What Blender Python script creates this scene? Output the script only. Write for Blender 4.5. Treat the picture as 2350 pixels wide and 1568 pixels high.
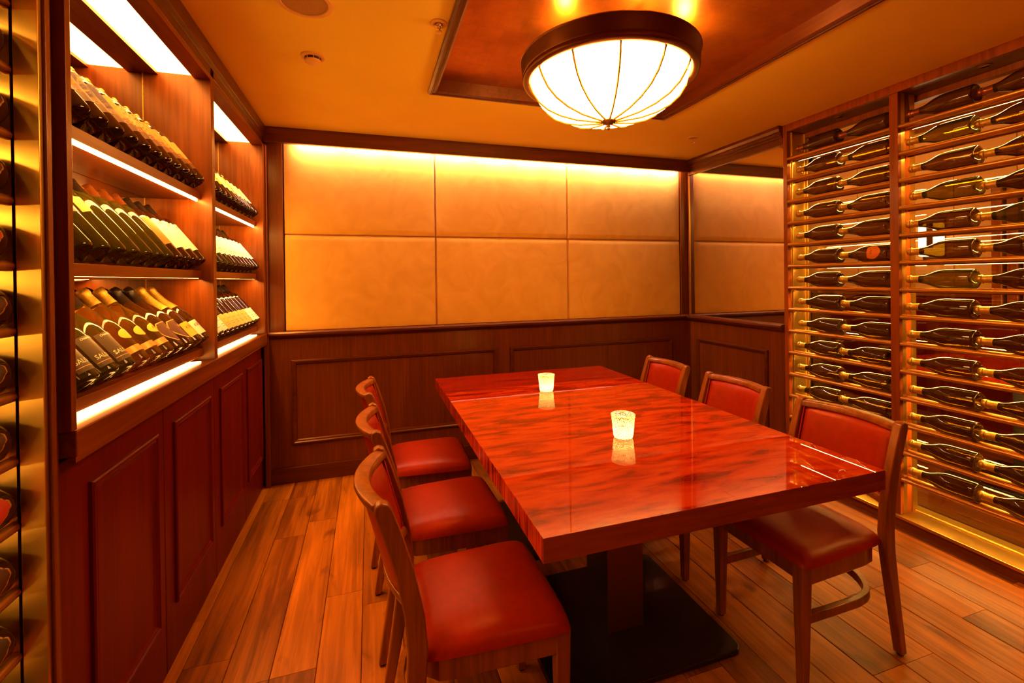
import bpy, bmesh, math, random
from mathutils import Vector, Matrix
random.seed(7)
S = bpy.context.scene
for o in list(bpy.data.objects):
    bpy.data.objects.remove(o, do_unlink=True)
COL = S.collection
PI = math.pi
R = math.radians

# ------------------------------------------------------------------ camera
F_PX, PPY = 1033.1, -137.9
cam = bpy.data.cameras.new('camera'); cam.sensor_width = 36.0
cam.lens = 36.0 * F_PX / 2350.0
cam.shift_y = PPY / 2350.0
cam.clip_start = 0.02
camo = bpy.data.objects.new('camera', cam); COL.objects.link(camo)
pi_, ya_, ro_ = R(-0.306), R(17.6), R(-0.721)
fw = Vector((math.sin(ya_) * math.cos(pi_), math.cos(ya_) * math.cos(pi_), math.sin(pi_)))
rt = Vector((math.cos(ya_), -math.sin(ya_), 0)); up = rt.cross(fw)
r2 = rt * math.cos(ro_) + up * math.sin(ro_); u2 = up * math.cos(ro_) - rt * math.sin(ro_)
M = Matrix((r2, u2, -fw)).transposed().to_4x4(); M.translation = (0, 0, 1.37)
camo.matrix_world = M
S.camera = camo

# ------------------------------------------------------------------ world, exposure, light levels
w = bpy.data.worlds.new('world'); S.world = w; w.use_nodes = True
w.node_tree.nodes['Background'].inputs[0].default_value = (0.010, 0.004, 0.001, 1)
w.node_tree.nodes['Background'].inputs[1].default_value = 1.0
S.view_settings.view_transform = 'Standard'; S.view_settings.look = 'None'
S.view_settings.gamma = 1.0; S.view_settings.use_curve_mapping = False
S.view_settings.exposure = 0.16
WARM = (1.0, 0.42, 0.08)           # dimmed tungsten
LED = (1.0, 0.47, 0.10)            # warm LED strip
P_BOWL = 30.0        # pendant bowl radiance
P_BULB = 9.0         # watts of each bulb above the bowl
P_BACK = 225.0        # cove strip above the padded wall
P_CAB = 14.0         # cabinet ceiling panels
P_DOWN = 5.0         # watts of the unseen area light added along the front of each bay
P_LEDGE = 14.0        # glass panel in the ledge
P_SHELF = 95.0       # LED strips under cabinet shelves
P_RACK = 240.0        # LED strips in the rack
P_CANDLE = 2.0       # watts
P_HALL = 48.0        # watts of the point lights added in the room beyond the glass
P_ROOM = 60.0        # watts of the unseen ceiling lamp added behind the camera
C = S.cycles
C.use_denoising = True
C.max_bounces = 8; C.diffuse_bounces = 4; C.glossy_bounces = 4; C.transmission_bounces = 6; C.transparent_max_bounces = 24
C.sample_clamp_indirect = 6.0
C.caustics_reflective = False; C.caustics_refractive = False
C.blur_glossy = 0.5

# ------------------------------------------------------------------ materials
def newmat(name):
    m = bpy.data.materials.new(name); m.use_nodes = True
    nt = m.node_tree
    return m, nt, nt.nodes['Principled BSDF']
def setp(b, **k):
    names = dict(color='Base Color', rough='Roughness', metal='Metallic', coat='Coat Weight', coatr='Coat Roughness',
                 spec='Specular IOR Level', sheen='Sheen Weight', trans='Transmission Weight', ior='IOR')
    for a, v in k.items():
        s = b.inputs[names[a]]
        s.default_value = (*v, 1) if a == 'color' else v
def N(nt, t, **k):
    n = nt.nodes.new(t)
    for a, v in k.items():
        if a.startswith('i_'):
            n.inputs[a[2:].replace('_', ' ')].default_value = v
        else:
            setattr(n, a, v)
    return n
def ramp(nt, stops):
    n = nt.nodes.new('ShaderNodeValToRGB'); e = n.color_ramp.elements
    e[0].position, e[0].color = stops[0][0], (*stops[0][1], 1)
    e[1].position, e[1].color = stops[-1][0], (*stops[-1][1], 1)
    for p, c in stops[1:-1]:
        x = e.new(p); x.color = (*c, 1)
    return n
KEEP = ('white_paper', 'cream_paper', 'chrome', 'white_ink', 'gold_foil', 'brushed_brass', 'gold_ink', 'hall_paint', 'rod_brass')
def warm(c, g=0.72, b=0.2): return (c[0], c[1] * g, c[2] * b)
def plain(name, color, rough=0.5, metal=0.0, coat=0.0, noise=0.0, nscale=30, spec=0.5):
    if name not in KEEP: color = warm(color)
    m, nt, b = newmat(name); setp(b, color=color, rough=rough, metal=metal, coat=coat, spec=spec)
    if noise:
        tc = N(nt, 'ShaderNodeTexCoord'); nz = N(nt, 'ShaderNodeTexNoise', i_Scale=nscale, i_Detail=4.0)
        nt.links.new(tc.outputs['Object'], nz.inputs['Vector'])
        a = tuple(c * (1 - noise) for c in color); d = tuple(min(1, c * (1 + noise)) for c in color)
        rp = ramp(nt, [(0.3, a), (0.7, d)])
        nt.links.new(nz.outputs['Fac'], rp.inputs[0]); nt.links.new(rp.outputs[0], b.inputs['Base Color'])
        bp = N(nt, 'ShaderNodeBump', i_Strength=0.08); bp.inputs['Distance'].default_value = 0.002
        nt.links.new(nz.outputs['Fac'], bp.inputs['Height']); nt.links.new(bp.outputs[0], b.inputs['Normal'])
    return m
def wood(name, dark, light, axis='Z', rough=0.32, coat=0.25, across=55.0, along=2.5, bump=0.10, distort=0.35, vary=0.0, knots=False, spec=0.45):
    dark, light = warm(dark, 0.70, 0.12), warm(light, 0.70, 0.12)
    m, nt, b = newmat(name); setp(b, rough=rough, coat=coat, coatr=0.18, spec=spec)
    b.inputs['Specular Tint'].default_value = (1.0, 0.72, 0.42, 1); b.inputs['Coat Tint'].default_value = (1.0, 0.85, 0.65, 1)
    tc = N(nt, 'ShaderNodeTexCoord'); mp = N(nt, 'ShaderNodeMapping')
    sc = [across] * 3; sc['XYZ'.index(axis)] = along
    mp.inputs['Scale'].default_value = sc
    src = tc.outputs['Object']
    oi = N(nt, 'ShaderNodeObjectInfo')
    if vary:
        vm = N(nt, 'ShaderNodeVectorMath', operation='SCALE'); vm.inputs[0].default_value = (7.3, 11.1, 3.7)
        nt.links.new(oi.outputs['Random'], vm.inputs['Scale'])
        ad = N(nt, 'ShaderNodeVectorMath', operation='ADD')
        nt.links.new(src, ad.inputs[0]); nt.links.new(vm.outputs[0], ad.inputs[1]); src = ad.outputs[0]
    nt.links.new(src, mp.inputs[0])
    n1 = N(nt, 'ShaderNodeTexNoise', i_Scale=1.0, i_Detail=5.0, i_Roughness=0.6, i_Distortion=distort)
    nt.links.new(mp.outputs[0], n1.inputs['Vector'])
    mp2 = N(nt, 'ShaderNodeMapping'); sc2 = [across * 0.14] * 3; sc2['XYZ'.index(axis)] = along * 0.35
    mp2.inputs['Scale'].default_value = sc2; nt.links.new(src, mp2.inputs[0])
    n2 = N(nt, 'ShaderNodeTexNoise', i_Scale=1.0, i_Detail=3.0, i_Distortion=1.2)
    nt.links.new(mp2.outputs[0], n2.inputs['Vector'])
    mx = N(nt, 'ShaderNodeMath', operation='MULTIPLY_ADD'); mx.inputs[1].default_value = 0.55
    nt.links.new(n1.outputs['Fac'], mx.inputs[0])
    m3 = N(nt, 'ShaderNodeMath', operation='MULTIPLY'); m3.inputs[1].default_value = 0.45
    nt.links.new(n2.outputs['Fac'], m3.inputs[0]); nt.links.new(m3.outputs[0], mx.inputs[2])
    fac = mx.outputs[0]
    if vary:
        va = N(nt, 'ShaderNodeMath', operation='MULTIPLY_ADD'); va.inputs[1].default_value = vary; 
        nt.links.new(oi.outputs['Random'], va.inputs[0])
        vb = N(nt, 'ShaderNodeMath', operation='SUBTRACT'); vb.inputs[1].default_value = vary * 0.5
        nt.links.new(fac, va.inputs[2]); nt.links.new(va.outputs[0], vb.inputs[0]); fac = vb.outputs[0]
    mid = tuple((a + c) / 2 for a, c in zip(dark, light))
    rp = ramp(nt, [(0.30, dark), (0.5, mid), (0.68, light)])
    nt.links.new(fac, rp.inputs[0])
    colr = rp.outputs[0]
    if knots:
        mk = N(nt, 'ShaderNodeMapping'); sk = [9.0] * 3; sk['XYZ'.index(axis)] = 3.2
        mk.inputs['Scale'].default_value = sk; nt.links.new(src, mk.inputs[0])
        nk = N(nt, 'ShaderNodeTexNoise', i_Scale=1.0, i_Detail=4.0, i_Roughness=0.55, i_Distortion=0.8)
        nt.links.new(mk.outputs[0], nk.inputs['Vector'])
        rk = ramp(nt, [(0.62, (0, 0, 0)), (0.76, (1, 1, 1))]); nt.links.new(nk.outputs['Fac'], rk.inputs[0])
        mc = N(nt, 'ShaderNodeMix', data_type='RGBA'); mc.inputs['B'].default_value = (*[d * 0.35 for d in dark], 1)
        fm = N(nt, 'ShaderNodeMath', operation='MULTIPLY'); fm.inputs[1].default_value = 0.8
        nt.links.new(rk.outputs[0], fm.inputs[0]); nt.links.new(fm.outputs[0], mc.inputs['Factor'])
        nt.links.new(colr, mc.inputs['A']); colr = mc.outputs['Result']
    nt.links.new(colr, b.inputs['Base Color'])
    bp = N(nt, 'ShaderNodeBump', i_Strength=bump); bp.inputs['Distance'].default_value = 0.002
    nt.links.new(n1.outputs['Fac'], bp.inputs['Height']); nt.links.new(bp.outputs[0], b.inputs['Normal'])
    return m
def emit(name, color, strength, mottle=None):
    m, nt, b = newmat(name)
    setp(b, color=(0.8, 0.8, 0.8), rough=0.4)
    b.inputs['Emission Color'].default_value = (*color, 1); b.inputs['Emission Strength'].default_value = strength
    if mottle:
        tc = N(nt, 'ShaderNodeTexCoord'); nz = N(nt, 'ShaderNodeTexNoise', i_Scale=mottle, i_Detail=4.0)
        nt.links.new(tc.outputs['Object'], nz.inputs['Vector'])
        rp = ramp(nt, [(0.25, tuple(c * 0.7 for c in color)), (0.6, color)])
        nt.links.new(nz.outputs['Fac'], rp.inputs[0]); nt.links.new(rp.outputs[0], b.inputs['Emission Color'])
    return m
def glassy(name, tint, body, opacity, rough=0.03):
    """bottle glass: tinted see-through wall with a hard gloss, no refraction noise"""
    m, nt, b = newmat(name)
    setp(b, color=body, rough=rough, spec=0.6, coat=0.5, coatr=0.02)
    tr = N(nt, 'ShaderNodeBsdfTransparent'); tr.inputs[0].default_value = (*tint, 1)
    mx = N(nt, 'ShaderNodeMixShader')
    lw = N(nt, 'ShaderNodeLayerWeight', i_Blend=0.25)
    ad = N(nt, 'ShaderNodeMath', operation='ADD', use_clamp=True); ad.inputs[1].default_value = opacity
    nt.links.new(lw.outputs['Fresnel'], ad.inputs[0]); nt.links.new(ad.outputs[0], mx.inputs[0])
    nt.links.new(tr.outputs[0], mx.inputs[1]); nt.links.new(b.outputs[0], mx.inputs[2])
    nt.links.new(mx.outputs[0], nt.nodes['Material Output'].inputs['Surface'])
    return m

MAT = {}
MAT['wood'] = wood('mahogany_upright', (0.085, 0.019, 0.004), (0.27, 0.085, 0.018), 'Z', rough=0.36, coat=0.1)
MAT['wood_y'] = wood('mahogany_along', (0.085, 0.019, 0.004), (0.27, 0.085, 0.018), 'Y', rough=0.33, coat=0.15)
MAT['wood_x'] = wood('mahogany_across', (0.085, 0.017, 0.004), (0.30, 0.085, 0.020), 'X', rough=0.30, coat=0.3)
MAT['door'] = wood('cabinet_door_mahogany', (0.075, 0.003, 0.0), (0.15, 0.007, 0.0), 'Z', rough=0.40, coat=0.03, spec=0.25, across=110, bump=0.03)
MAT['trim'] = wood('dark_mahogany_trim', (0.045, 0.009, 0.002), (0.115, 0.026, 0.005), 'Y', rough=0.33, coat=0.12, across=80)
MAT['trim_x'] = wood('dark_mahogany_trim_across', (0.045, 0.009, 0.002), (0.125, 0.028, 0.005), 'X', rough=0.33, coat=0.12, across=80)
MAT['wainscot'] = wood('wainscot_mahogany', (0.070, 0.016, 0.004), (0.165, 0.044, 0.009), 'Z', rough=0.34, coat=0.10, across=120, along=3, bump=0.04)
MAT['hallpaint'] = plain('hall_paint', (0.68, 0.34, 0.10), 0.9)
MAT['rackwood'] = wood('rack_mahogany', (0.13, 0.030, 0.005), (0.34, 0.10, 0.02), 'Z', rough=0.3, coat=0.3)
MAT['rod'] = plain('rod_brass', (0.54, 0.24, 0.03), 0.30, metal=0.65)
MAT['chairwood'] = wood('chair_walnut', (0.12, 0.036, 0.007), (0.36, 0.120, 0.022), 'Z', rough=0.33, coat=0.2, across=70, along=4)
MAT['plank'] = wood('floor_walnut', (0.12, 0.033, 0.003), (0.48, 0.178, 0.016), 'Y', rough=0.38, coat=0.02, spec=0.3, across=42, along=2.2, distort=0.9, vary=0.30, knots=True, bump=0.12)
MAT['plankbase'] = plain('floor_underlay', (0.05, 0.015, 0.004), 0.8)
MAT['ceiling'] = plain('ceiling_paint', (0.93, 0.82, 0.14), 0.85, noise=0.03, nscale=3)
MAT['wallpaint'] = plain('wall_paint', (0.62, 0.40, 0.22), 0.85, noise=0.05, nscale=3)
MAT['brass'] = plain('brushed_brass', (0.66, 0.40, 0.07), 0.34, metal=1.0)
MAT['gold'] = plain('gold_foil', (0.52, 0.29, 0.03), 0.48, metal=0.7, noise=0.25, nscale=160)
MAT['orange_foil'] = plain('copper_foil', (0.70, 0.22, 0.06), 0.35, metal=0.5)
MAT['red_foil'] = plain('red_foil', (0.95, 0.012, 0.010), 0.5, spec=0.08)
MAT['dark_foil'] = plain('black_foil', (0.02, 0.010, 0.006), 0.35, spec=0.25)
MAT['bronze_foil'] = plain('bronze_foil', (0.28, 0.10, 0.04), 0.3, metal=0.6)
MAT['cream_foil'] = plain('cream_capsule', (0.75, 0.60, 0.30), 0.4)
MAT['steel'] = plain('black_steel', (0.012, 0.008, 0.006), 0.30, metal=0.0, coat=0.3)
MAT['bronze'] = plain('bronze_brown_steel', (0.22, 0.12, 0.045), 0.42, metal=0.85)
MAT['bronze_dark'] = plain('dark_oiled_bronze', (0.16, 0.070, 0.022), 0.34, metal=0.8)
MAT['leather'] = plain('red_leather', (0.32, 0.020, 0.0015), 0.36, noise=0.10, nscale=45, spec=0.35)
MAT['leather'].node_tree.nodes['Principled BSDF'].inputs['Specular Tint'].default_value = (1.0, 0.45, 0.16, 1)
MAT['piping'] = plain('leather_piping', (0.40, 0.030, 0.006), 0.32)
MAT['rubber'] = plain('black_rubber', (0.01, 0.008, 0.007), 0.6)
MAT['plastic'] = plain('ivory_plastic', (0.80, 0.55, 0.26), 0.5)
MAT['dark'] = plain('dark_recess', (0.02, 0.008, 0.003), 0.6)
MAT['grille'] = plain('speaker_mesh', (0.42, 0.26, 0.10), 0.7, noise=0.2, nscale=400)
MAT['chrome'] = plain('chrome', (0.8, 0.7, 0.55), 0.15, metal=1.0)
MAT['cream_label'] = plain('cream_paper', (0.80, 0.68, 0.40), 0.6)
MAT['white_label'] = plain('white_paper', (0.86, 0.80, 0.62), 0.55)
MAT['tan_label'] = plain('tan_paper', (0.72, 0.47, 0.16), 0.6)
MAT['yellow_label'] = plain('yellow_paper', (0.80, 0.55, 0.07), 0.5)
MAT['orange_label'] = plain('orange_paper', (0.68, 0.22, 0.03), 0.6)
MAT['red_label'] = plain('red_paper', (0.62, 0.06, 0.02), 0.5)
MAT['olive_label'] = plain('olive_paper', (0.060, 0.045, 0.012), 0.45)
MAT['brown_label'] = plain('brown_paper', (0.085, 0.036, 0.01), 0.45)
MAT['ink'] = plain('black_ink', (0.02, 0.012, 0.006), 0.6)
MAT['white_ink'] = plain('white_ink', (0.85, 0.72, 0.45), 0.5)
MAT['gold_ink'] = plain('gold_ink', (0.75, 0.45, 0.10), 0.35, metal=0.7)
MAT['glass_dark'] = glassy('champagne_glass', (0.55, 0.38, 0.06), (0.085, 0.028, 0.004), 0.42)
MAT['glass_olive'] = glassy('olive_glass', (0.66, 0.55, 0.08), (0.085, 0.065, 0.006), 0.30)
MAT['glass_red'] = glassy('dark_wine_glass', (0.30, 0.13, 0.03), (0.040, 0.011, 0.002), 0.55)
MAT['glass_clear'] = glassy('clear_amber_glass', (0.90, 0.62, 0.15), (0.22, 0.11, 0.012), 0.16)
MAT['glow'] = emit('shelf_light_panel', LED, P_CAB)
MAT['ledge_glow'] = emit('ledge_light_panel', LED, P_LEDGE)
MAT['back_led'] = emit('cove_led', (1.0, 0.68, 0.52), P_BACK)
MAT['shelf_led'] = emit('shelf_led', LED, P_SHELF)
MAT['rack_led'] = emit('rack_led', (1.0, 0.53, 0.11), P_RACK)
MAT['edge_led'] = emit('end_rack_led', (1.0, 0.58, 0.16), P_RACK * 0.13)
MAT['bowl'] = emit('lit_alabaster', (1.0, 0.46, 0.13), P_BOWL, mottle=9)
MAT['bulb'] = emit('bulb_glow', (1.0, 0.7, 0.3), 30)
MAT['flame'] = emit('flame', (1.0, 0.68, 0.22), 60)
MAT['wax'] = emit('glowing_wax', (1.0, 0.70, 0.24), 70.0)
MAT['sconce'] = emit('sconce_shade', (1.0, 0.70, 0.36), 4.0)

def mirror_mat():
    m, nt, b = newmat('mirror'); setp(b, color=(0.84, 0.74, 0.62), rough=0.0, metal=1.0); return m
MAT['mirror'] = mirror_mat()
def pane_mat():
    m, nt, b = newmat('window_glass'); setp(b, color=(0.9, 0.9, 0.9), rough=0.0, metal=0.0)
    tr = N(nt, 'ShaderNodeBsdfTransparent'); tr.inputs[0].default_value = (0.93, 0.92, 0.88, 1)
    gl = N(nt, 'ShaderNodeBsdfGlossy', i_Roughness=0.0)
    fr = N(nt, 'ShaderNodeFresnel', i_IOR=1.55); mx = N(nt, 'ShaderNodeMixShader')
    nt.links.new(fr.outputs[0], mx.inputs[0]); nt.links.new(tr.outputs[0], mx.inputs[1]); nt.links.new(gl.outputs[0], mx.inputs[2])
    nt.links.new(mx.outputs[0], nt.nodes['Material Output'].inputs['Surface']); return m
MAT['pane'] = pane_mat()
def fabric_mat():
    m, nt, b = newmat('tan_suede'); setp(b, rough=0.85, sheen=0.3)
    tc = N(nt, 'ShaderNodeTexCoord'); nz = N(nt, 'ShaderNodeTexNoise', i_Scale=5.0, i_Detail=5.0, i_Distortion=1.5)
    nt.links.new(tc.outputs['Object'], nz.inputs['Vector'])
    rp = ramp(nt, [(0.3, (0.68, 0.335, 0.022)), (0.7, (0.78, 0.40, 0.040))])
    nt.links.new(nz.outputs['Fac'], rp.inputs[0]); nt.links.new(rp.outputs[0], b.inputs['Base Color'])
    n2 = N(nt, 'ShaderNodeTexNoise', i_Scale=180.0, i_Detail=3.0); nt.links.new(tc.outputs['Object'], n2.inputs['Vector'])
    bp = N(nt, 'ShaderNodeBump', i_Strength=0.15); bp.inputs['Distance'].default_value = 0.002
    nt.links.new(n2.outputs['Fac'], bp.inputs['Height']); nt.links.new(bp.outputs[0], b.inputs['Normal']); return m
MAT['fabric'] = fabric_mat()
def leaf_mat():
    """copper-gold leaf laid in overlapping squares"""
    m, nt, b = newmat('copper_leaf'); setp(b, rough=0.34, metal=0.85)
    tc = N(nt, 'ShaderNodeTexCoord')
    br = N(nt, 'ShaderNodeTexBrick', offset=0.37); br.inputs['Scale'].default_value = 1.0
    br.inputs['Brick Width'].default_value = 0.115; br.inputs['Row Height'].default_value = 0.11; br.inputs['Mortar Size'].default_value = 0.0012
    br.inputs['Color1'].default_value = (0.62, 0.19, 0.018, 1); br.inputs['Color2'].default_value = (0.70, 0.225, 0.024, 1); br.inputs['Mortar'].default_value = (0.58, 0.175, 0.016, 1)
    nz = N(nt, 'ShaderNodeTexNoise', i_Scale=4.0, i_Detail=6.0, i_Roughness=0.7)
    nt.links.new(tc.outputs['Object'], br.inputs['Vector']); nt.links.new(tc.outputs['Object'], nz.inputs['Vector'])
    rp = ramp(nt, [(0.35, (0.62, 0.5, 0.4)), (0.65, (1, 1, 1))]); nt.links.new(nz.outputs['Fac'], rp.inputs[0])
    mx = N(nt, 'ShaderNodeMix', data_type='RGBA', blend_type='MULTIPLY'); mx.inputs['Factor'].default_value = 0.8
    nt.links.new(br.outputs['Color'], mx.inputs['A']); nt.links.new(rp.outputs[0], mx.inputs['B'])
    nt.links.new(mx.outputs['Result'], b.inputs['Base Color'])
    bp = N(nt, 'ShaderNodeBump', i_Strength=0.12); bp.inputs['Distance'].default_value = 0.004
    nt.links.new(nz.outputs['Fac'], bp.inputs['Height']); nt.links.new(bp.outputs[0], b.inputs['Normal']); return m
MAT['leaf'] = leaf_mat()
def quilt(name, dark, mid, light, sx, sy, sz, rough=0.03, coat=1.0):
    """quilted mahogany veneer under thick lacquer"""
    m, nt, b = newmat(name); setp(b, rough=0.5, coat=coat, coatr=rough, spec=0.0); b.inputs['Coat IOR'].default_value = 1.62
    tc = N(nt, 'ShaderNodeTexCoord'); mp = N(nt, 'ShaderNodeMapping'); mp.inputs['Scale'].default_value = (sx, sy, sz)
    mp.inputs['Rotation'].default_value = (0, 0, R(-9))
    nt.links.new(tc.outputs['Object'], mp.inputs[0])
    n1 = N(nt, 'ShaderNodeTexNoise', i_Scale=1.0, i_Detail=3.0, i_Roughness=0.5, i_Distortion=0.55); nt.links.new(mp.outputs[0], n1.inputs['Vector'])
    rp = ramp(nt, [(0.32, dark), (0.47, mid), (0.62, light)])
    n2 = N(nt, 'ShaderNodeTexNoise', i_Scale=90.0, i_Detail=3.0); nt.links.new(tc.outputs['Object'], n2.inputs['Vector'])
    ad = N(nt, 'ShaderNodeMath', operation='MULTIPLY_ADD'); ad.inputs[1].default_value = 0.10
    nt.links.new(n2.outputs['Fac'], ad.inputs[0]); nt.links.new(n1.outputs['Fac'], ad.inputs[2])
    sb = N(nt, 'ShaderNodeMath', operation='SUBTRACT'); sb.inputs[1].default_value = 0.05; nt.links.new(ad.outputs[0], sb.inputs[0])
    nt.links.new(sb.outputs[0], rp.inputs[0]); nt.links.new(rp.outputs[0], b.inputs['Base Color'])
    return m
MAT['veneer'] = quilt('quilted_veneer', (0.17, 0.006, 0.0005), (0.36, 0.017, 0.001), (0.47, 0.034, 0.002), 5.5, 24.0, 6.0, rough=0.0)
MAT['veneer_end'] = quilt('dark_streaked_veneer', (0.12, 0.003, 0.0005), (0.22, 0.006, 0.001), (0.29, 0.010, 0.001), 2.2, 34.0, 8.0, rough=0.0)
MAT['veneer_side'] = quilt('upright_streaked_veneer', (0.10, 0.003, 0.0005), (0.36, 0.014, 0.001), (0.62, 0.050, 0.003), 8.0, 42.0, 4.0, rough=0.12)
MAT['edge'] = wood('lacquered_table_edge', (0.17, 0.026, 0.003), (0.36, 0.085, 0.012), 'X', rough=0.25, coat=0.9, across=40, along=5, bump=0.02)
def tumbler_mat():
    m, nt, b = newmat('cut_glass'); setp(b, color=(0.9, 0.8, 0.5), rough=0.02, spec=0.8)
    tr = N(nt, 'ShaderNodeBsdfGlossy', i_Roughness=0.08); tr.inputs[0].default_value = (0.22, 0.13, 0.02, 1)  # dark gloss stands in for surroundings refracted by the cuts
    tl = N(nt, 'ShaderNodeBsdfTranslucent'); tl.inputs[0].default_value = (1.0, 0.85, 0.45, 1)
    gl = N(nt, 'ShaderNodeBsdfGlossy', i_Roughness=0.05)
    tc = N(nt, 'ShaderNodeTexCoord'); mp = N(nt, 'ShaderNodeMapping'); mp.inputs['Scale'].default_value = (125, 125, 42); mp.inputs['Rotation'].default_value = (0.45, 0.25, 0.6)
    nt.links.new(tc.outputs['Object'], mp.inputs[0])
    vo = N(nt, 'ShaderNodeTexVoronoi', feature='DISTANCE_TO_EDGE'); nt.links.new(mp.outputs[0], vo.inputs['Vector'])
    bp = N(nt, 'ShaderNodeBump', i_Strength=0.9); bp.inputs['Distance'].default_value = 0.004
    nt.links.new(vo.outputs['Distance'], bp.inputs['Height']); nt.links.new(bp.outputs[0], gl.inputs['Normal']); nt.links.new(bp.outputs[0], tl.inputs['Normal'])
    rp = ramp(nt, [(0.16, (0.03, 0.03, 0.03)), (0.22, (1, 1, 1))]); nt.links.new(vo.outputs['Distance'], rp.inputs[0])
    m1 = N(nt, 'ShaderNodeMixShader'); nt.links.new(rp.outputs[0], m1.inputs[0]); nt.links.new(tr.outputs[0], m1.inputs[1]); nt.links.new(tl.outputs[0], m1.inputs[2])
    m2 = N(nt, 'ShaderNodeMixShader'); m2.inputs[0].default_value = 0.25
    nt.links.new(m1.outputs[0], m2.inputs[1]); nt.links.new(gl.outputs[0], m2.inputs[2])
    nt.links.new(m2.outputs[0], nt.nodes['Material Output'].inputs['Surface']); return m
MAT['tumbler'] = tumbler_mat()
def art(name, c1, c2, c3, sc):
    c1, c2, c3 = [tuple(v * 0.36 for v in c) for c in (c1, c2, c3)]
    m, nt, b = newmat(name); setp(b, rough=0.6, spec=0.12)
    tc = N(nt, 'ShaderNodeTexCoord'); nz = N(nt, 'ShaderNodeTexNoise', i_Scale=sc, i_Detail=2.5, i_Distortion=3.0)
    nt.links.new(tc.outputs['Object'], nz.inputs['Vector'])
    rp = ramp(nt, [(0.36, c1), (0.5, c2), (0.62, c3)]); rp.color_ramp.interpolation = 'LINEAR'
    nt.links.new(nz.outputs['Fac'], rp.inputs[0]); nt.links.new(rp.outputs[0], b.inputs['Base Color']); return m
ART = [('amber', art('amber_art', (0.55, 0.25, 0.04), (0.72, 0.40, 0.08), (0.62, 0.30, 0.06), 22)),
       ('orange', art('orange_art', (0.62, 0.10, 0.01), (0.75, 0.20, 0.02), (0.72, 0.34, 0.05), 24)),
       ('purple', art('purple_art', (0.12, 0.05, 0.06), (0.20, 0.09, 0.09), (0.42, 0.30, 0.08), 26)),
       ('violet', art('violet_art', (0.16, 0.06, 0.05), (0.10, 0.04, 0.07), (0.30, 0.12, 0.05), 30)),
       ('mustard', art('mustard_art', (0.62, 0.36, 0.03), (0.72, 0.45, 0.05), (0.55, 0.28, 0.03), 60)),
       ('mapped', art('map_art', (0.05, 0.03, 0.01), (0.65, 0.45, 0.10), (0.75, 0.55, 0.16), 70)),
       ('gold sketch', art('sketch_art', (0.10, 0.05, 0.01), (0.70, 0.42, 0.06), (0.78, 0.50, 0.10), 80)),
       ('ochre', art('mosaic_art', (0.62, 0.16, 0.02), (0.74, 0.42, 0.05), (0.70, 0.28, 0.03), 60)),
       ('flame red', art('flame_art', (0.65, 0.10, 0.02), (0.75, 0.48, 0.06), (0.60, 0.20, 0.03), 45)),
       ('yellow mosaic', art('tile_art', (0.55, 0.30, 0.04), (0.78, 0.58, 0.12), (0.70, 0.40, 0.06), 70)),
       ('pale yellow', art('pale_art', (0.72, 0.46, 0.10), (0.80, 0.60, 0.20), (0.66, 0.36, 0.06), 30))]

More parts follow.
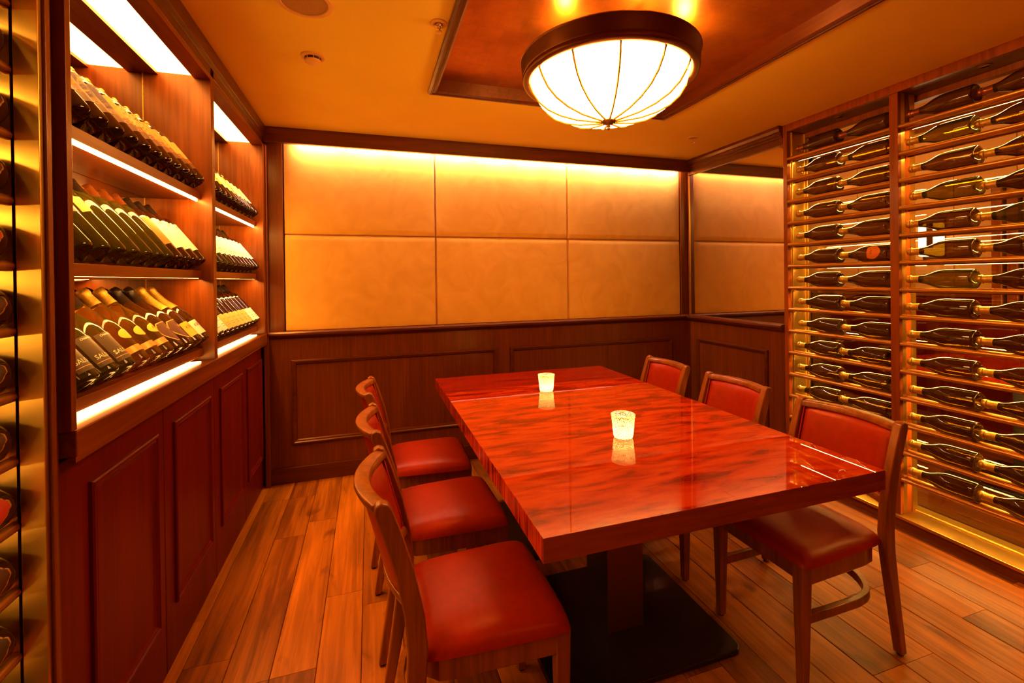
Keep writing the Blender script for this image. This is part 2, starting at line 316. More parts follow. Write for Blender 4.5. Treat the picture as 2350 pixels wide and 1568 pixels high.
# ------------------------------------------------------------------ mesh helpers
class MB:
    def __init__(s): s.v = []; s.f = []
    def box(s, x0, x1, y0, y1, z0, z1):
        n = len(s.v)
        s.v += [(x0, y0, z0), (x1, y0, z0), (x1, y1, z0), (x0, y1, z0), (x0, y0, z1), (x1, y0, z1), (x1, y1, z1), (x0, y1, z1)]
        s.f += [tuple(n + i for i in q) for q in ((0, 3, 2, 1), (4, 5, 6, 7), (0, 1, 5, 4), (1, 2, 6, 5), (2, 3, 7, 6), (3, 0, 4, 7))]
        return s
    def loft(s, rings, closed=True, cap=True):
        n = len(s.v); k = len(rings[0])
        for r in rings: s.v += [tuple(p) for p in r]
        for i in range(len(rings) - 1):
            for j in range(k if closed else k - 1):
                a = n + i * k + j; b = n + i * k + (j + 1) % k
                s.f.append((a, b, b + k, a + k))
        if cap and closed:
            s.f.append(tuple(n + j for j in reversed(range(k))))
            m = n + (len(rings) - 1) * k
            s.f.append(tuple(m + j for j in range(k)))
        return s
    def lathe(s, prof, seg=24, c=(0, 0, 0), cap=False):
        rings = []
        for r, z in prof:
            rings.append([(c[0] + r * math.cos(2 * PI * j / seg), c[1] + r * math.sin(2 * PI * j / seg), c[2] + z) for j in range(seg)])
        return s.loft(rings, True, cap)
    def tube(s, path, r, seg=8, closed=False):
        pts = [Vector(p) for p in path]; rings = []
        n = len(pts)
        for i, p in enumerate(pts):
            if closed: d = pts[(i + 1) % n] - pts[i - 1]
            else: d = pts[min(i + 1, n - 1)] - pts[max(i - 1, 0)]
            d.normalize()
            ref = Vector((0, 0, 1)) if abs(d.z) < 0.9 else Vector((1, 0, 0))
            a = d.cross(ref).normalized(); b = a.cross(d).normalized()
            rr = r[i] if isinstance(r, (list, tuple)) else r
            rings.append([p + a * rr * math.cos(2 * PI * j / seg) + b * rr * math.sin(2 * PI * j / seg) for j in range(seg)])
        if closed: rings.append(rings[0]); return s.loft(rings, True, False)
        return s.loft(rings)
    def band(s, path, w, h):
        """rectangular section w (sideways) x h (vertical) swept along a level path"""
        pts = [Vector(p) for p in path]; rings = []
        for i, p in enumerate(pts):
            d = pts[min(i + 1, len(pts) - 1)] - pts[max(i - 1, 0)]; d.z = 0; d.normalize()
            a = Vector((d.y, -d.x, 0))
            rings.append([p + a * w / 2 + Vector((0, 0, -h / 2)), p + a * w / 2 + Vector((0, 0, h / 2)), p - a * w / 2 + Vector((0, 0, h / 2)), p - a * w / 2 + Vector((0, 0, -h / 2))])
        return s.loft(rings)
    def frame(s, o, u, v, n, w, h, prof):
        """mitred moulding round the rectangle o + [0,w]u + [0,h]v; prof = (inset, height along n)"""
        o, u, v, n = map(Vector, (o, u, v, n)); rings = []
        for a, b in ((0, 0), (1, 0), (1, 1), (0, 1), (0, 0)):
            sa, sb = (1 if a == 0 else -1), (1 if b == 0 else -1)
            rings.append([o + u * (a * w + sa * i) + v * (b * h + sb * i) + n * t for i, t in prof])
        return s.loft(rings, False, False)
    def prism(s, poly, axis, a, b):
        """poly = 2-D points; axis = extrusion axis"""
        def P(p, t):
            return {'X': (t, p[0], p[1]), 'Y': (p[0], t, p[1]), 'Z': (p[0], p[1], t)}[axis]
        return s.loft([[P(p, a) for p in poly], [P(p, b) for p in poly]])
    def build(s, name, mat, parent=None, smooth=False, bevel=0.0, off=None, seg=2, angle=40):
        off = Vector(off) if off is not None else (ROOT_LOC.get(parent.name, Vector((0, 0, 0))) if parent else Vector((0, 0, 0)))
        me = bpy.data.meshes.new(name)
        me.from_pydata([tuple(Vector(p) - off) for p in s.v], [], s.f)
        bm = bmesh.new(); bm.from_mesh(me)
        bmesh.ops.recalc_face_normals(bm, faces=bm.faces)
        if smooth:
            for f in bm.faces: f.smooth = True
            for e in bm.edges:
                if len(e.link_faces) == 2 and e.calc_face_angle(0) > R(angle): e.smooth = False
        bm.to_mesh(me); bm.free()
        me.materials.append(MAT[mat] if isinstance(mat, str) else mat)
        o = bpy.data.objects.new(name, me); COL.objects.link(o)
        if parent is not None:
            o.parent = parent
        else:
            o.location = off
        ROOT_LOC[o.name] = off
        if bevel:
            md = o.modifiers.new('bevel', 'BEVEL'); md.width = bevel; md.segments = seg; md.limit_method = 'ANGLE'; md.angle_limit = R(40)
        return o
ROOT_LOC = {}
def tag(o, label=None, cat=None, group=None, kind=None):
    if label: o['label'] = label
    if cat: o['category'] = cat
    if group: o['group'] = group
    if kind: o['kind'] = kind
    return o
def empty(name, loc, label=None, cat=None, group=None, kind=None):
    o = bpy.data.objects.new(name, None); COL.objects.link(o); o.location = loc
    o.empty_display_size = 0.05
    ROOT_LOC[o.name] = Vector(loc)
    return tag(o, label, cat, group, kind)
def structure(o): o['kind'] = 'structure'; return o
def copy_tree(o, parent=None):
    c = o.copy(); COL.objects.link(c); ROOT_LOC[c.name] = ROOT_LOC.get(o.name, Vector((0, 0, 0)))
    if parent is not None: c.parent = parent
    for ch in list(o.children): copy_tree(ch, c)
    return c
def B(name, mat, parent, x0, x1, y0, y1, z0, z1, bevel=0.0):
    return MB().box(x0, x1, y0, y1, z0, z1).build(name, mat, parent, bevel=bevel)
def cushion(w0, w1, d, zb, zt, n=16, p=8, e=0.38, crown=0.006, cr=0.045):
    """padded block: width w0 at x=+d/2, w1 at x=-d/2"""
    mb = MB(); idx = {}
    for i in range(n + 1):
        for j in range(n + 1):
            u = math.sin(PI / 2 * (2 * i / n - 1)); v = math.sin(PI / 2 * (2 * j / n - 1))
            wd = w1 + (w0 - w1) * (u + 1) / 2
            h = ((1 - abs(u) ** p) * (1 - abs(v) ** p)) ** e if abs(u) < 1 and abs(v) < 1 else 0
            rx = 1 - cr * abs(v) ** 6; ry = 1 - cr * abs(u) ** 6
            mb.v.append((u * d / 2 * rx, v * wd / 2 * ry, zb + (zt - zb) * h + crown * (1 - u * u) * (1 - v * v)))
            idx[i, j] = len(mb.v) - 1
    for i in range(n):
        for j in range(n): mb.f.append((idx[i, j], idx[i + 1, j], idx[i + 1, j + 1], idx[i, j + 1]))
    ring = [idx[i, 0] for i in range(n + 1)] + [idx[n, j] for j in range(1, n + 1)] + [idx[i, n] for i in range(n - 1, -1, -1)] + [idx[0, j] for j in range(n - 1, 0, -1)]
    mb.f.append(tuple(ring))
    return mb
TEXT = {}
def text_mesh(s, size):
    """flat letters, centred, as (verts, faces)"""
    if (s, size) in TEXT: return TEXT[s, size]
    cu = bpy.data.curves.new('letters', 'FONT'); cu.body = s; cu.size = size; cu.align_x = 'CENTER'; cu.align_y = 'CENTER'; cu.resolution_u = 2
    ob = bpy.data.objects.new('letters', cu); COL.objects.link(ob)
    dg = bpy.context.evaluated_depsgraph_get(); me = bpy.data.meshes.new_from_object(ob.evaluated_get(dg))
    out = ([tuple(v.co) for v in me.vertices], [tuple(p.vertices) for p in me.polygons])
    bpy.data.objects.remove(ob, do_unlink=True); bpy.data.curves.remove(cu); bpy.data.meshes.remove(me)
    TEXT[s, size] = out
    return out

# ================================================================== ROOM SHELL
XL, XR, YB, H = -0.672, 2.735, 3.38, 2.40
ceil = structure(MB().box(-1.1, 0.345, -1.7, 3.6, H, H + 0.12).box(1.81, 2.95, -1.7, 3.6, H, H + 0.12).box(0.345, 1.81, 2.455, 3.6, H, H + 0.12).box(0.345, 1.81, -1.7, 1.16, H, H + 0.12).build('ceiling', 'ceiling'))
B('leaf_panel', 'leaf', ceil, 0.33, 1.83, 1.15, 2.48, H + 0.05, H + 0.07)
prof = [(0.0, 0.0), (0.0, 0.012), (0.010, 0.022), (0.020, 0.022), (0.024, 0.016), (0.034, 0.020), (0.044, 0.012), (0.048, -0.05)]
MB().frame((0.318, 1.135, H), (1, 0, 0), (0, 1, 0), (0, 0, -1), 1.515, 1.345, prof).build('coffer_moulding', 'trim', ceil)

floor = structure(B('floor', 'plankbase', None, -0.75, 2.95, -1.7, 3.6, -0.08, -0.021))
PW = 0.1515; x0 = -0.045 - PW * 5
cuts = {1: [1.87, 3.13], 2: [1.73, 2.66, 3.128], 3: [1.73, 2.79], 4: [2.1], 5: [0.9, 2.0], 10: [0.6, 1.9], 11: [1.14, 1.283], 12: [1.283, 2.2], 13: [1.522], 14: [0.7, 2.3], 15: [1.0, 2.6], 16: [1.09, 2.4], 17: [1.088, 1.9], 18: [1.394, 2.9], 19: [1.394]}
for i in range(0, 24):
    a, b = x0 + PW * (i - 0), x0 + PW * (i + 1)
    if i == 0: a = -0.748
    if a > 2.70: continue
    ys = cuts.get(i, [0.8 + random.random() * 0.8, 2.0 + random.random() * 0.8])
    ys = [-0.6] + ([ys[0] - 0.9] if ys[0] - 0.9 > -0.3 else []) + ys + [3.40]
    for y0, y1 in zip(ys, ys[1:]):
        g, c = 0.0008, 0.0022
        poly = [(a + g, -0.02), (b - g, -0.02), (b - g, -c), (b - g - c, 0), (a + g + c, 0), (a + g, -c)]
        cx, cy = (a + b) / 2, (y0 + y1) / 2
        MB().prism(poly, 'Y', y0 + g, y1 - g).build('plank', 'plank', floor)
B('plank', 'plank', floor, -0.75, 2.72, -1.7, -0.605, -0.02, 0)

# back wall: board, wainscot, baseboard, rail, frames, padded panels
wb = structure(B('wall_back', 'wood', None, -1.1, 2.95, 3.415, 3.52, 0, H))
B('wainscot', 'wainscot', wb, -0.672, XR, YB, 3.415, 0.0, 1.0)
B('post', 'wainscot', wb, -0.672, -0.552, 3.385, 3.415, 1.03, 2.33, 0.002)
B('post', 'wainscot', wb, 2.665, XR, 3.385, 3.415, 1.03, 2.33, 0.002)
fp = [(0.0, 0.0), (0.0, 0.010), (0.004, 0.016), (0.012, 0.017), (0.018, 0.012), (0.026, 0.010), (0.032, 0.0)]
for fx0, fx1 in ((-0.512, 0.943), (1.050, 2.553)):
    MB().frame((fx0, YB, 0.261), (1, 0, 0), (0, 0, 1), (0, -1, 0), fx1 - fx0, 0.575, fp).build('frame_moulding', 'trim_x', wb)
xs = [-0.552, 0.480, 1.563, 2.665]; zs = [1.030, 1.694, 2.345]
for i in range(3):
    for j in range(2):
        mb = cushion(zs[j + 1] - zs[j] - 0.002, zs[j + 1] - zs[j] - 0.002, xs[i + 1] - xs[i] - 0.002, 0, 0.022, n=18, p=90, e=0.5, crown=0.004, cr=0.0)
        cx, cz = (xs[i] + xs[i + 1]) / 2, (zs[j] + zs[j + 1]) / 2
        mb.v = [(cx + a, 3.415 - c, cz + b) for a, b, c in mb.v]
        mb.build('padded_panel', 'fabric', wb, smooth=True)
structure(B('baseboard_back', 'trim_x', None, -0.672, XR, 3.366, YB, 0, 0.106, 0.003))
rail = [(3.415, 0.985), (3.375, 0.985), (3.366, 0.993), (3.352, 1.000), (3.345, 1.010), (3.345, 1.022), (3.352, 1.031), (3.415, 1.034)]
structure(MB().prism(rail, 'X', -0.672, XR).build('trim_1', 'trim_x', smooth=True, angle=30))
# cove beam with the LED strip behind it
bm_ = structure(MB().prism([(3.318, 2.298), (3.352, 2.298), (3.352, 2.314), (3.345, 2.314), (3.345, H), (3.318, H)], 'X', -0.672, XR).build('trim_2', 'trim_x', bevel=0.002))
for q in range(10):
    B('cove_led_strip', 'back_led', bm_, -0.46 + 0.312 * q, -0.46 + 0.312 * q + 0.285, 3.356, 3.376, 2.316, 2.324)
# right wall: wainscot, rail, mirror, crown
wr = structure(B('wall_right', 'wood', None, XR + 0.01, XR + 0.09, 2.39, 3.415, 0, H))
B('wainscot', 'wainscot', wr, XR - 0.012, XR + 0.01, 2.39, 3.38, 0, 1.0)
MB().frame((XR - 0.012, 2.520, 0.261), (0, 1, 0), (0, 0, 1), (-1, 0, 0), 0.735, 0.575, fp).build('frame_moulding', 'trim', wr)
mir = B('wall_mirror', 'mirror', None, XR + 0.002, XR + 0.009, 2.392, 3.352, 1.034, 2.275)
tag(mir, 'large wall mirror above the right wainscot reflecting the padded wall', 'mirror')
B('mirror_edge', 'brass', mir, XR - 0.002, XR + 0.009, 3.352, 3.356, 1.034, 2.275)
structure(MB().prism([(XR + 0.01, 0.985), (XR - 0.03, 0.988), (XR - 0.042, 1.0), (XR - 0.047, 1.012), (XR - 0.045, 1.024), (XR - 0.036, 1.031), (XR + 0.01, 1.034)], 'Y', 2.39, 3.37).build('trim_3', 'trim', smooth=True, angle=30))
crown = [(XR + 0.01, 2.272), (XR - 0.012, 2.272), (XR - 0.012, 2.318), (XR - 0.020, 2.318), (XR - 0.020, 2.332), (XR - 0.030, 2.338), (XR - 0.030, 2.352), (XR - 0.040, 2.360), (XR - 0.046, 2.380), (XR - 0.046, H), (XR + 0.01, H)]
structure(MB().prism(crown, 'Y', 2.39, 3.36).build('trim_4', 'trim', bevel=0.001))
structure(B('baseboard_right', 'trim', None, XR - 0.026, XR - 0.012, 2.39, 3.366, 0, 0.106, 0.003))
# rest of the room behind the photographer
structure(B('wall_front', 'wallpaint', None, -1.1, 2.95, -1.8, -1.7, 0, H))
structure(B('wall_left', 'wood', None, -1.12, -1.02, -1.7, 3.42, 0, H))
wr2 = structure(B('wall_right_near', 'wood', None, XR + 0.01, XR + 0.2, -1.7, 0.70, 0, H))
lamp = empty('unseen_fill_lamp', (0.95, -0.75, H), 'unseen round ceiling lamp added behind the photographer', 'lamp')  # added out of view to raise the ambient light
MB().lathe([(0.0, 0), (0.24, 0), (0.24, -0.03), (0.21, -0.04)], 32, (0.95, -0.75, H)).build('lamp_rim', 'bronze_dark', lamp, smooth=True)
MB().lathe([(0.21, -0.035), (0.19, -0.07), (0.12, -0.10), (0.0, -0.11)], 32, (0.95, -0.75, H)).build('diffuser', emit('fill_lamp_glow', WARM, P_ROOM / 6), lamp, smooth=True)

# ================================================================== LEFT CABINETS
XD = -0.690       # face of the lower doors
dy = [1.302, 1.860, 2.395, 2.912, 3.358]
door_fr = [(1.420, 1.800), (1.935, 2.325), (2.470, 2.855), (2.965, 3.322)]
dfp = [(0.0, 0.0), (0.0, 0.008), (0.004, 0.012), (0.010, 0.012), (0.014, 0.007), (0.020, 0.009), (0.026, 0.004), (0.034, 0.0)]
for k in range(2):
    r = empty('base_cabinet', (XD, dy[2 * k], 0), 'dark red mahogany base cabinet with two framed doors, ' + ('nearest the camera' if k == 0 else 'by the back wall'), 'cabinet', 'base cabinets under the ledge')
    B('body', 'wood', r, -0.95, XD - 0.020, dy[2 * k] + 0.001, dy[2 * k + 2] - 0.001, 0.0, 0.965)
    for q in (2 * k, 2 * k + 1):
        d = B('door', 'door', r, XD - 0.020, XD, dy[q] + 0.002, dy[q + 1] - 0.002, 0.003, 0.955, 0.002)
        ROOT_LOC[d.name] = ROOT_LOC[r.name]
        fa, fb = door_fr[q]
        MB().frame((XD, fa, 0.205), (0, 1, 0), (0, 0, 1), (1, 0, 0), fb - fa, 0.660, dfp).build('frame_moulding', 'door', d)
ledge = empty('ledge', (-0.65, 2.3, 1.0), 'polished wooden ledge above the base cabinets, with glowing glass panels let in', 'ledge')
MB().box(-0.93, -0.652, 1.302, 3.358, 0.968, 1.030).build('worktop', 'wood_y', ledge, bevel=0.003)
B('edge_strip', 'wood_y', ledge, -0.668, -0.655, 1.302, 3.358, 0.955, 0.968)
XM = -0.905      # mirrored back
bays = [(1.310, 2.298), (2.338, 3.300)]
TH = R(37.5)
shelf_z = [1.768, 1.424, 1.084]
for k, (ya, yb_) in enumerate(bays):
    r = empty('wine_display_shelf', (-0.78, ya, 1.03), 'tall lit wooden wine display bay with mirrored back, ' + ('nearer the camera' if k == 0 else 'by the back wall'), 'shelf', 'wine display bays')
    ROOT_LOC[r.name] = Vector((-0.78, ya, 1.03))
    top = 2.265
    B('side_panel', 'wood', r, XM, -0.655, yb_, yb_ + (0.020 if k == 0 else 0.058), 1.031, H, 0.0015)
    B('side_panel', 'wood', r, XM, -0.655, ya - 0.020, ya, 1.031, H, 0.0015)
    B('mirror_back', 'mirror', r, XM - 0.008, XM, ya, yb_, 1.031, top + 0.03)
    B('mirror_edge', 'gold', r, XM, XM + 0.002, yb_ - 0.003, yb_, 1.031, top)
    # soffit with the light panel, header
    MB().box(XM, -0.850, ya, yb_, top, top + 0.02).box(-0.718, -0.655, ya, yb_, top, top + 0.02).build('soffit', 'wood_y', r)
    B('light_panel', 'glow', r, -0.850, -0.718, ya + 0.0, yb_ - 0.0, top + 0.012, top + 0.018)
    dl = bpy.data.lights.new('bay_floor_fill', 'AREA'); dl.shape = 'RECTANGLE'; dl.size = 0.022; dl.size_y = yb_ - ya - 0.04; dl.energy = P_DOWN; dl.color = LED; dl.spread = R(75)  # invisible area light added to brighten the floor by the cabinets
    do = bpy.data.objects.new('bay_floor_fill', dl); COL.objects.link(do); do.parent = r; do.location = Vector((-0.7075, (ya + yb_) / 2, top - 0.002)) - ROOT_LOC[r.name]
    for j, z in enumerate(shelf_z):
        s = B('shelf', 'wood_y', r, XM + 0.001, -0.700, ya + 0.001, yb_ - 0.001, z - (0.034 if j < 2 else 0.034), z, 0.0015)
        # sloping rest under the bottles
        d_ = Vector((-math.sin(TH), 0, math.cos(TH)))
        p0 = Vector((-0.732, 0, z)); p1 = p0 + d_ * 0.26; n_ = Vector((-math.cos(TH), 0, -math.sin(TH))) * 0.008
        poly = [(p0.x, p0.z), (p1.x, p1.z), (p1.x + n_.x, p1.z + n_.z), (p0.x + n_.x, p0.z)]
        MB().prism(poly, 'Y', ya + 0.004, yb_ - 0.004).build('sloping_rest', 'wood_y', r)
        if j == 1: B('shelf_lip', 'wood_y', r, -0.7035, -0.700, ya + 0.001, yb_ - 0.001, z - 0.040, z - 0.0342)
        if j == 0:
            MB().prism([(-0.724, z - 0.0342), (-0.704, z - 0.0342), (-0.704, z - 0.045), (-0.708, z - 0.045), (-0.724, z - 0.036)], 'Y', ya + 0.004, yb_ - 0.03).build('led_strip', 'shelf_led', r)
        elif j == 1:
            B('led_strip', 'shelf_led', r, -0.722, -0.704, ya + 0.004, yb_ - 0.03, z - 0.0350, z - 0.0338)
    B('plinth', 'wood_y', r, XM + 0.001, -0.742, ya + 0.001, yb_ - 0.001, 1.031, shelf_z[2] - 0.035)
    B('ledge_light', 'ledge_glow', ledge, -0.738, -0.690, ya + 0.02, yb_ - 0.06, 1.0302, 1.0345)
# face stile between bays and header/crown across both
hd = structure(MB().prism([(-0.655, 2.285), (-0.655, 2.325), (-0.640, 2.335), (-0.640, H), (-0.80, H), (-0.80, 2.285)], 'Y', 1.20, 3.358).build('trim_5', 'trim', bevel=0.002))
st = structure(B('trim_6', 'trim', None, -0.70, -0.678, 1.235, 1.289, 0.0, 2.285, 0.003))
structure(B('trim_7', 'wood', None, -0.672, -0.645, 3.345, 3.378, 0, 2.285, 0.002))

# ================================================================== BOTTLES
CHAMP = [(0.0, 0.028), (0.012, 0.024), (0.022, 0.012), (0.032, 0.002), (0.039, 0.0), (0.0432, 0.004), (0.0445, 0.012), (0.0445, 0.118), (0.0432, 0.138), (0.0395, 0.158), (0.0335, 0.178), (0.0265, 0.198), (0.0210, 0.216), (0.0175, 0.236), (0.0155, 0.258), (0.0148, 0.280), (0.0148, 0.288)]
CHAMP_FOIL = [(0.0182, 0.236), (0.0164, 0.257), (0.0156, 0.276), (0.0176, 0.279), (0.0186, 0.286), (0.0182, 0.293), (0.0150, 0.300), (0.0, 0.303)]
BORD = [(0.0, 0.022), (0.012, 0.019), (0.022, 0.010), (0.030, 0.002), (0.034, 0.0), (0.0372, 0.004), (0.0382, 0.010), (0.0390, 0.185), (0.0380, 0.202), (0.0335, 0.216), (0.0250, 0.227), (0.0185, 0.236), (0.0152, 0.246), (0.0142, 0.270), (0.0142, 0.292), (0.0155, 0.293), (0.0155, 0.300), (0.0, 0.300)]
BORD_FOIL = [(0.0152, 0.244), (0.0150, 0.250), (0.0150, 0.289), (0.0163, 0.290), (0.0163, 0.301), (0.0150, 0.303), (0.0, 0.303)]
def rad_at(prof, z):
    pts = [(r, h) for r, h in prof if r > 0.015]
    for (r0, h0), (r1, h1) in zip(pts, pts[1:]):
        if h0 <= z <= h1 and h1 > h0: return r0 + (r1 - r0) * (z - h0) / (h1 - h0)
    return pts[-1][0]
MESHES = {}
def bottle_root(name, prof, glass):
    key = (name, id(prof), glass)
    if key not in MESHES:
        o = MB().lathe(prof, 24).build(name, glass, smooth=True, angle=60); MESHES[key] = o.data
        return o
    o = bpy.data.objects.new(name, MESHES[key]); COL.objects.link(o); ROOT_LOC[o.name] = Vector((0, 0, 0)); return o
def child(key, parent, name, maker, mat):
    if key not in MESHES:
        o = maker().build(name, mat, parent, smooth=True, off=(0, 0, 0)); MESHES[key] = o.data; return o
    o = bpy.data.objects.new(name, MESHES[key]); COL.objects.link(o); o.parent = parent; ROOT_LOC[o.name] = Vector((0, 0, 0)); return o
def foil(parent, prof, mat, name='neck_foil'):
    return child(('foil', id(prof), mat), parent, name, lambda: MB().lathe(prof, 16), mat)
def label_patch(prof, half, z0, z1, lift=0.0006, shape='rect', n=14):
    mb = MB(); rows = 8; rings = []
    for i in range(rows + 1):
        t = i / rows; z = z0 + (z1 - z0) * t
        hw = half
        if shape == 'shield':   # pointed foot, curved top
            hw = half * (max(0.04, math.sin(PI * min(1, 0.02 + t * 0.72))) ** 0.75)
        if shape == 'oval': hw = half * max(0.05, math.sqrt(max(0, 1 - (2 * t - 1) ** 2)))
        r = rad_at(prof, z) + lift
        rings.append([(r * math.cos(-hw + 2 * hw * j / n), r * math.sin(-hw + 2 * hw * j / n), z) for j in range(n + 1)])
    return mb.loft(rings, False, False)
def label(parent, prof, mat, half, z0, z1, shape='rect', key=None, name='label'):
    return child(('label', id(prof), mat if isinstance(mat, str) else mat.name, half, z0, z1, shape), parent, name, lambda: label_patch(prof, half, z0, z1, 0.0006, shape), mat)
def lettering(parent, prof, s, size, zc, mat, a0=0.0):
    def mk():
        vs, fs = text_mesh(s, size); mb = MB()
        for x, y, z in vs:
            h = zc + y; r = rad_at(prof, h) + 0.0011; a = a0 + x / r
            mb.v.append((r * math.cos(a), r * math.sin(a), h))
        mb.f = list(fs); return mb
    return child(('txt', id(prof), s, size, zc, mat, a0), parent, 'lettering', mk, mat)
def star(parent, prof, zc, size, mat):
    def mk():
        mb = MB(); pts = []
        for i in range(10):
            a = PI / 2 + i * PI / 5; q = size if i % 2 == 0 else size * 0.42
            pts.append((q * math.cos(a), q * math.sin(a)))
        for x, y in [(0, 0)] + pts:
            r = rad_at(prof, zc + y) + 0.0012; mb.v.append((r * math.cos(x / r), r * math.sin(x / r), zc + y))
        for i in range(10): mb.f.append((0, 1 + i, 1 + (i + 1) % 10))
        return mb
    return child(('star', id(prof), zc, size, mat), parent, 'star', mk, mat)
ORD = ['first', 'second', 'third', 'fourth', 'fifth', 'sixth', 'seventh', 'eighth', 'ninth', 'tenth', 'eleventh', 'twelfth', 'thirteenth', 'fourteenth']
def tilt(o, y, zs_, rad, spin=0.0):
    n_ = Vector((math.cos(TH), 0, math.sin(TH)))
    c = Vector((-0.727, y, zs_ + 0.001)) + n_ * (rad + 0.0006)
    o.location = c
    o.rotation_euler = (Matrix.Rotation(-TH, 3, 'Y') @ Matrix.Rotation(spin, 3, 'Z')).to_euler()
def wine(name='wine_bottle', glass='glass_red', cap='dark_foil', prof=BORD):
    o = bottle_root(name, prof, glass); foil(o, BORD_FOIL if prof is BORD else CHAMP_FOIL, cap)
    return o
# --- bay 1, top shelf: painted labels
for i in range(11):
    y = 1.405 + 0.0832 * i; o = wine(glass='glass_red', cap='orange_foil')
    child(('lip', 1), o, 'gold_lip', lambda: MB().lathe([(0.0166, 0.289), (0.0168, 0.302), (0.012, 0.3045), (0.0, 0.3045)], 16), 'gold')
    nm, mt = ART[i]; label(o, BORD, mt, 1.0, 0.098, 0.182)
    lb = label(o, BORD, 'brown_label', 1.0, 0.050, 0.098, name='lower_label')
    lettering(lb, BORD, 'Château', 0.017, 0.083, 'orange_label')
    tilt(o, y, shelf_z[0], 0.039)
    tag(o, f'wine bottle with {nm} art label, {ORD[i]} from near end, top shelf, near bay', 'bottle', 'bottles on the top shelf of the near bay')
# --- bay 1, middle shelf
mid = [('glass_olive', 'red_foil', 'white'), ('glass_olive', 'red_foil', 'red mark'), ('glass_olive', 'red_foil', 'small cream'), ('glass_olive', 'dark_foil', None), ('glass_olive', 'dark_foil', None), ('glass_olive', 'bronze_foil', None), ('glass_olive', 'bronze_foil', None), ('glass_red', 'bronze_foil', 'orange'), ('glass_red', 'dark_foil', 'white'), ('glass_red', 'dark_foil', 'white'), ('glass_red', 'dark_foil', 'white')]
for i, (g, cp, lb) in enumerate(mid):
    y = 1.405 + 0.0832 * i; o = wine(glass=g, cap=cp)
    if lb == 'white' and i == 0: label(o, BORD, 'white_label', 1.0, 0.100, 0.165)
    elif lb == 'red mark':
        l_ = label(o, BORD, 'brown_label', 0.9, 0.115, 0.180); star(l_, BORD, 0.150, 0.012, 'red_foil')
    elif lb == 'small cream':
        l_ = label(o, BORD, 'tan_label', 0.75, 0.130, 0.180); star(l_, BORD, 0.160, 0.006, 'ink')
    elif lb == 'orange':
        l_ = label(o, BORD, 'orange_label', 1.1, 0.060, 0.182)
        for q in range(6): lettering(l_, BORD, 'iiiiiiiiiiiiiii', 0.006, 0.080 + 0.014 * q, 'brown_label')
    elif lb == 'white':
        l_ = label(o, BORD, 'white_label', 1.1, 0.050, 0.182); lettering(l_, BORD, 'HUI', 0.022, 0.165, 'ink')
    tilt(o, y, shelf_z[1], 0.039)
    what = {None: 'plain olive wine bottle', 'white': 'wine bottle with bright white label', 'red mark': 'olive wine bottle with red star mark', 'small cream': 'olive wine bottle with small tan label', 'orange': 'wine bottle with tall orange label'}[lb]
    tag(o, f'{what}, {ORD[i]} from the near end, middle shelf, near bay', 'bottle', 'bottles on the middle shelf of the near bay')
# --- bay 1, bottom shelf: sparkling wine
bot = [('glass_olive', 'dark_foil', 'black'), ('glass_olive', 'dark_foil', 'black'), ('glass_olive', 'dark_foil', 'black'), ('glass_clear', 'dark_foil', 'clear'), ('glass_clear', 'gold', 'clear'), ('glass_clear', 'gold', 'clear'), ('glass_dark', 'dark_foil', 'shield'), ('glass_dark', 'dark_foil', 'shield'), ('glass_dark', 'gold', 'yellow'), ('glass_dark', 'gold', 'cream')]
for i, (g, cp, lb) in enumerate(bot):
    y = 1.405 + 0.0925 * i
    o = bottle_root('sparkling_wine_bottle', CHAMP, g)
    foil(o, CHAMP_FOIL, cp)
    if lb == 'black':
        l_ = label(o, CHAMP, 'olive_label', 0.85, 0.022, 0.118)
        lettering(l_, CHAMP, 'CHAMPAGNE', 0.0085, 0.110, 'white_ink'); lettering(l_, CHAMP, 'SALON', 0.019, 0.050, 'white_ink')
        child(('ring', 1), l_, 'label_border', lambda: label_patch(CHAMP, 0.80, 0.034, 0.0355, 0.0010), 'gold_ink')
    elif lb == 'clear':
        l_ = label(o, CHAMP, 'yellow_label', 0.62, 0.080, 0.118, 'oval'); star(l_, CHAMP, 0.099, 0.011, 'gold_ink')
        l2 = label(o, CHAMP, 'gold_ink', 0.95, 0.034, 0.056, name='lower_label')
    elif lb == 'shield':
        l_ = label(o, CHAMP, 'brown_label', 0.9, 0.030, 0.112, 'shield'); star(l_, CHAMP, 0.085, 0.011, 'gold_ink')
        child(('ringsh', 1), o, 'label_border', lambda: label_patch(CHAMP, 0.98, 0.026, 0.116, 0.0003, 'shield'), 'gold_ink')
    else:
        child(('neckfoil', 1), o, 'neck_foil', lambda: MB().lathe([(r_ + 0.0008, z_) for r_, z_ in CHAMP if 0.170 < z_ < 0.26], 20), 'gold')
        l_ = label(o, CHAMP, 'yellow_label' if lb == 'yellow' else 'cream_label', 0.85, 0.028, 0.095); lettering(l_, CHAMP, 'KRUG', 0.020, 0.070, 'ink')
    tilt(o, y, shelf_z[2], 0.0445)
    what = {'black': 'olive sparkling wine bottle with dark label', 'clear': 'clear amber sparkling wine bottle', 'shield': 'dark sparkling wine bottle with shield label', 'yellow': 'sparkling wine bottle with yellow label', 'cream': 'sparkling wine bottle with cream label'}[lb]
    tag(o, f'{what}, {ORD[i]} from the near end, bottom shelf, near bay', 'bottle', 'bottles on the bottom shelf of the near bay')
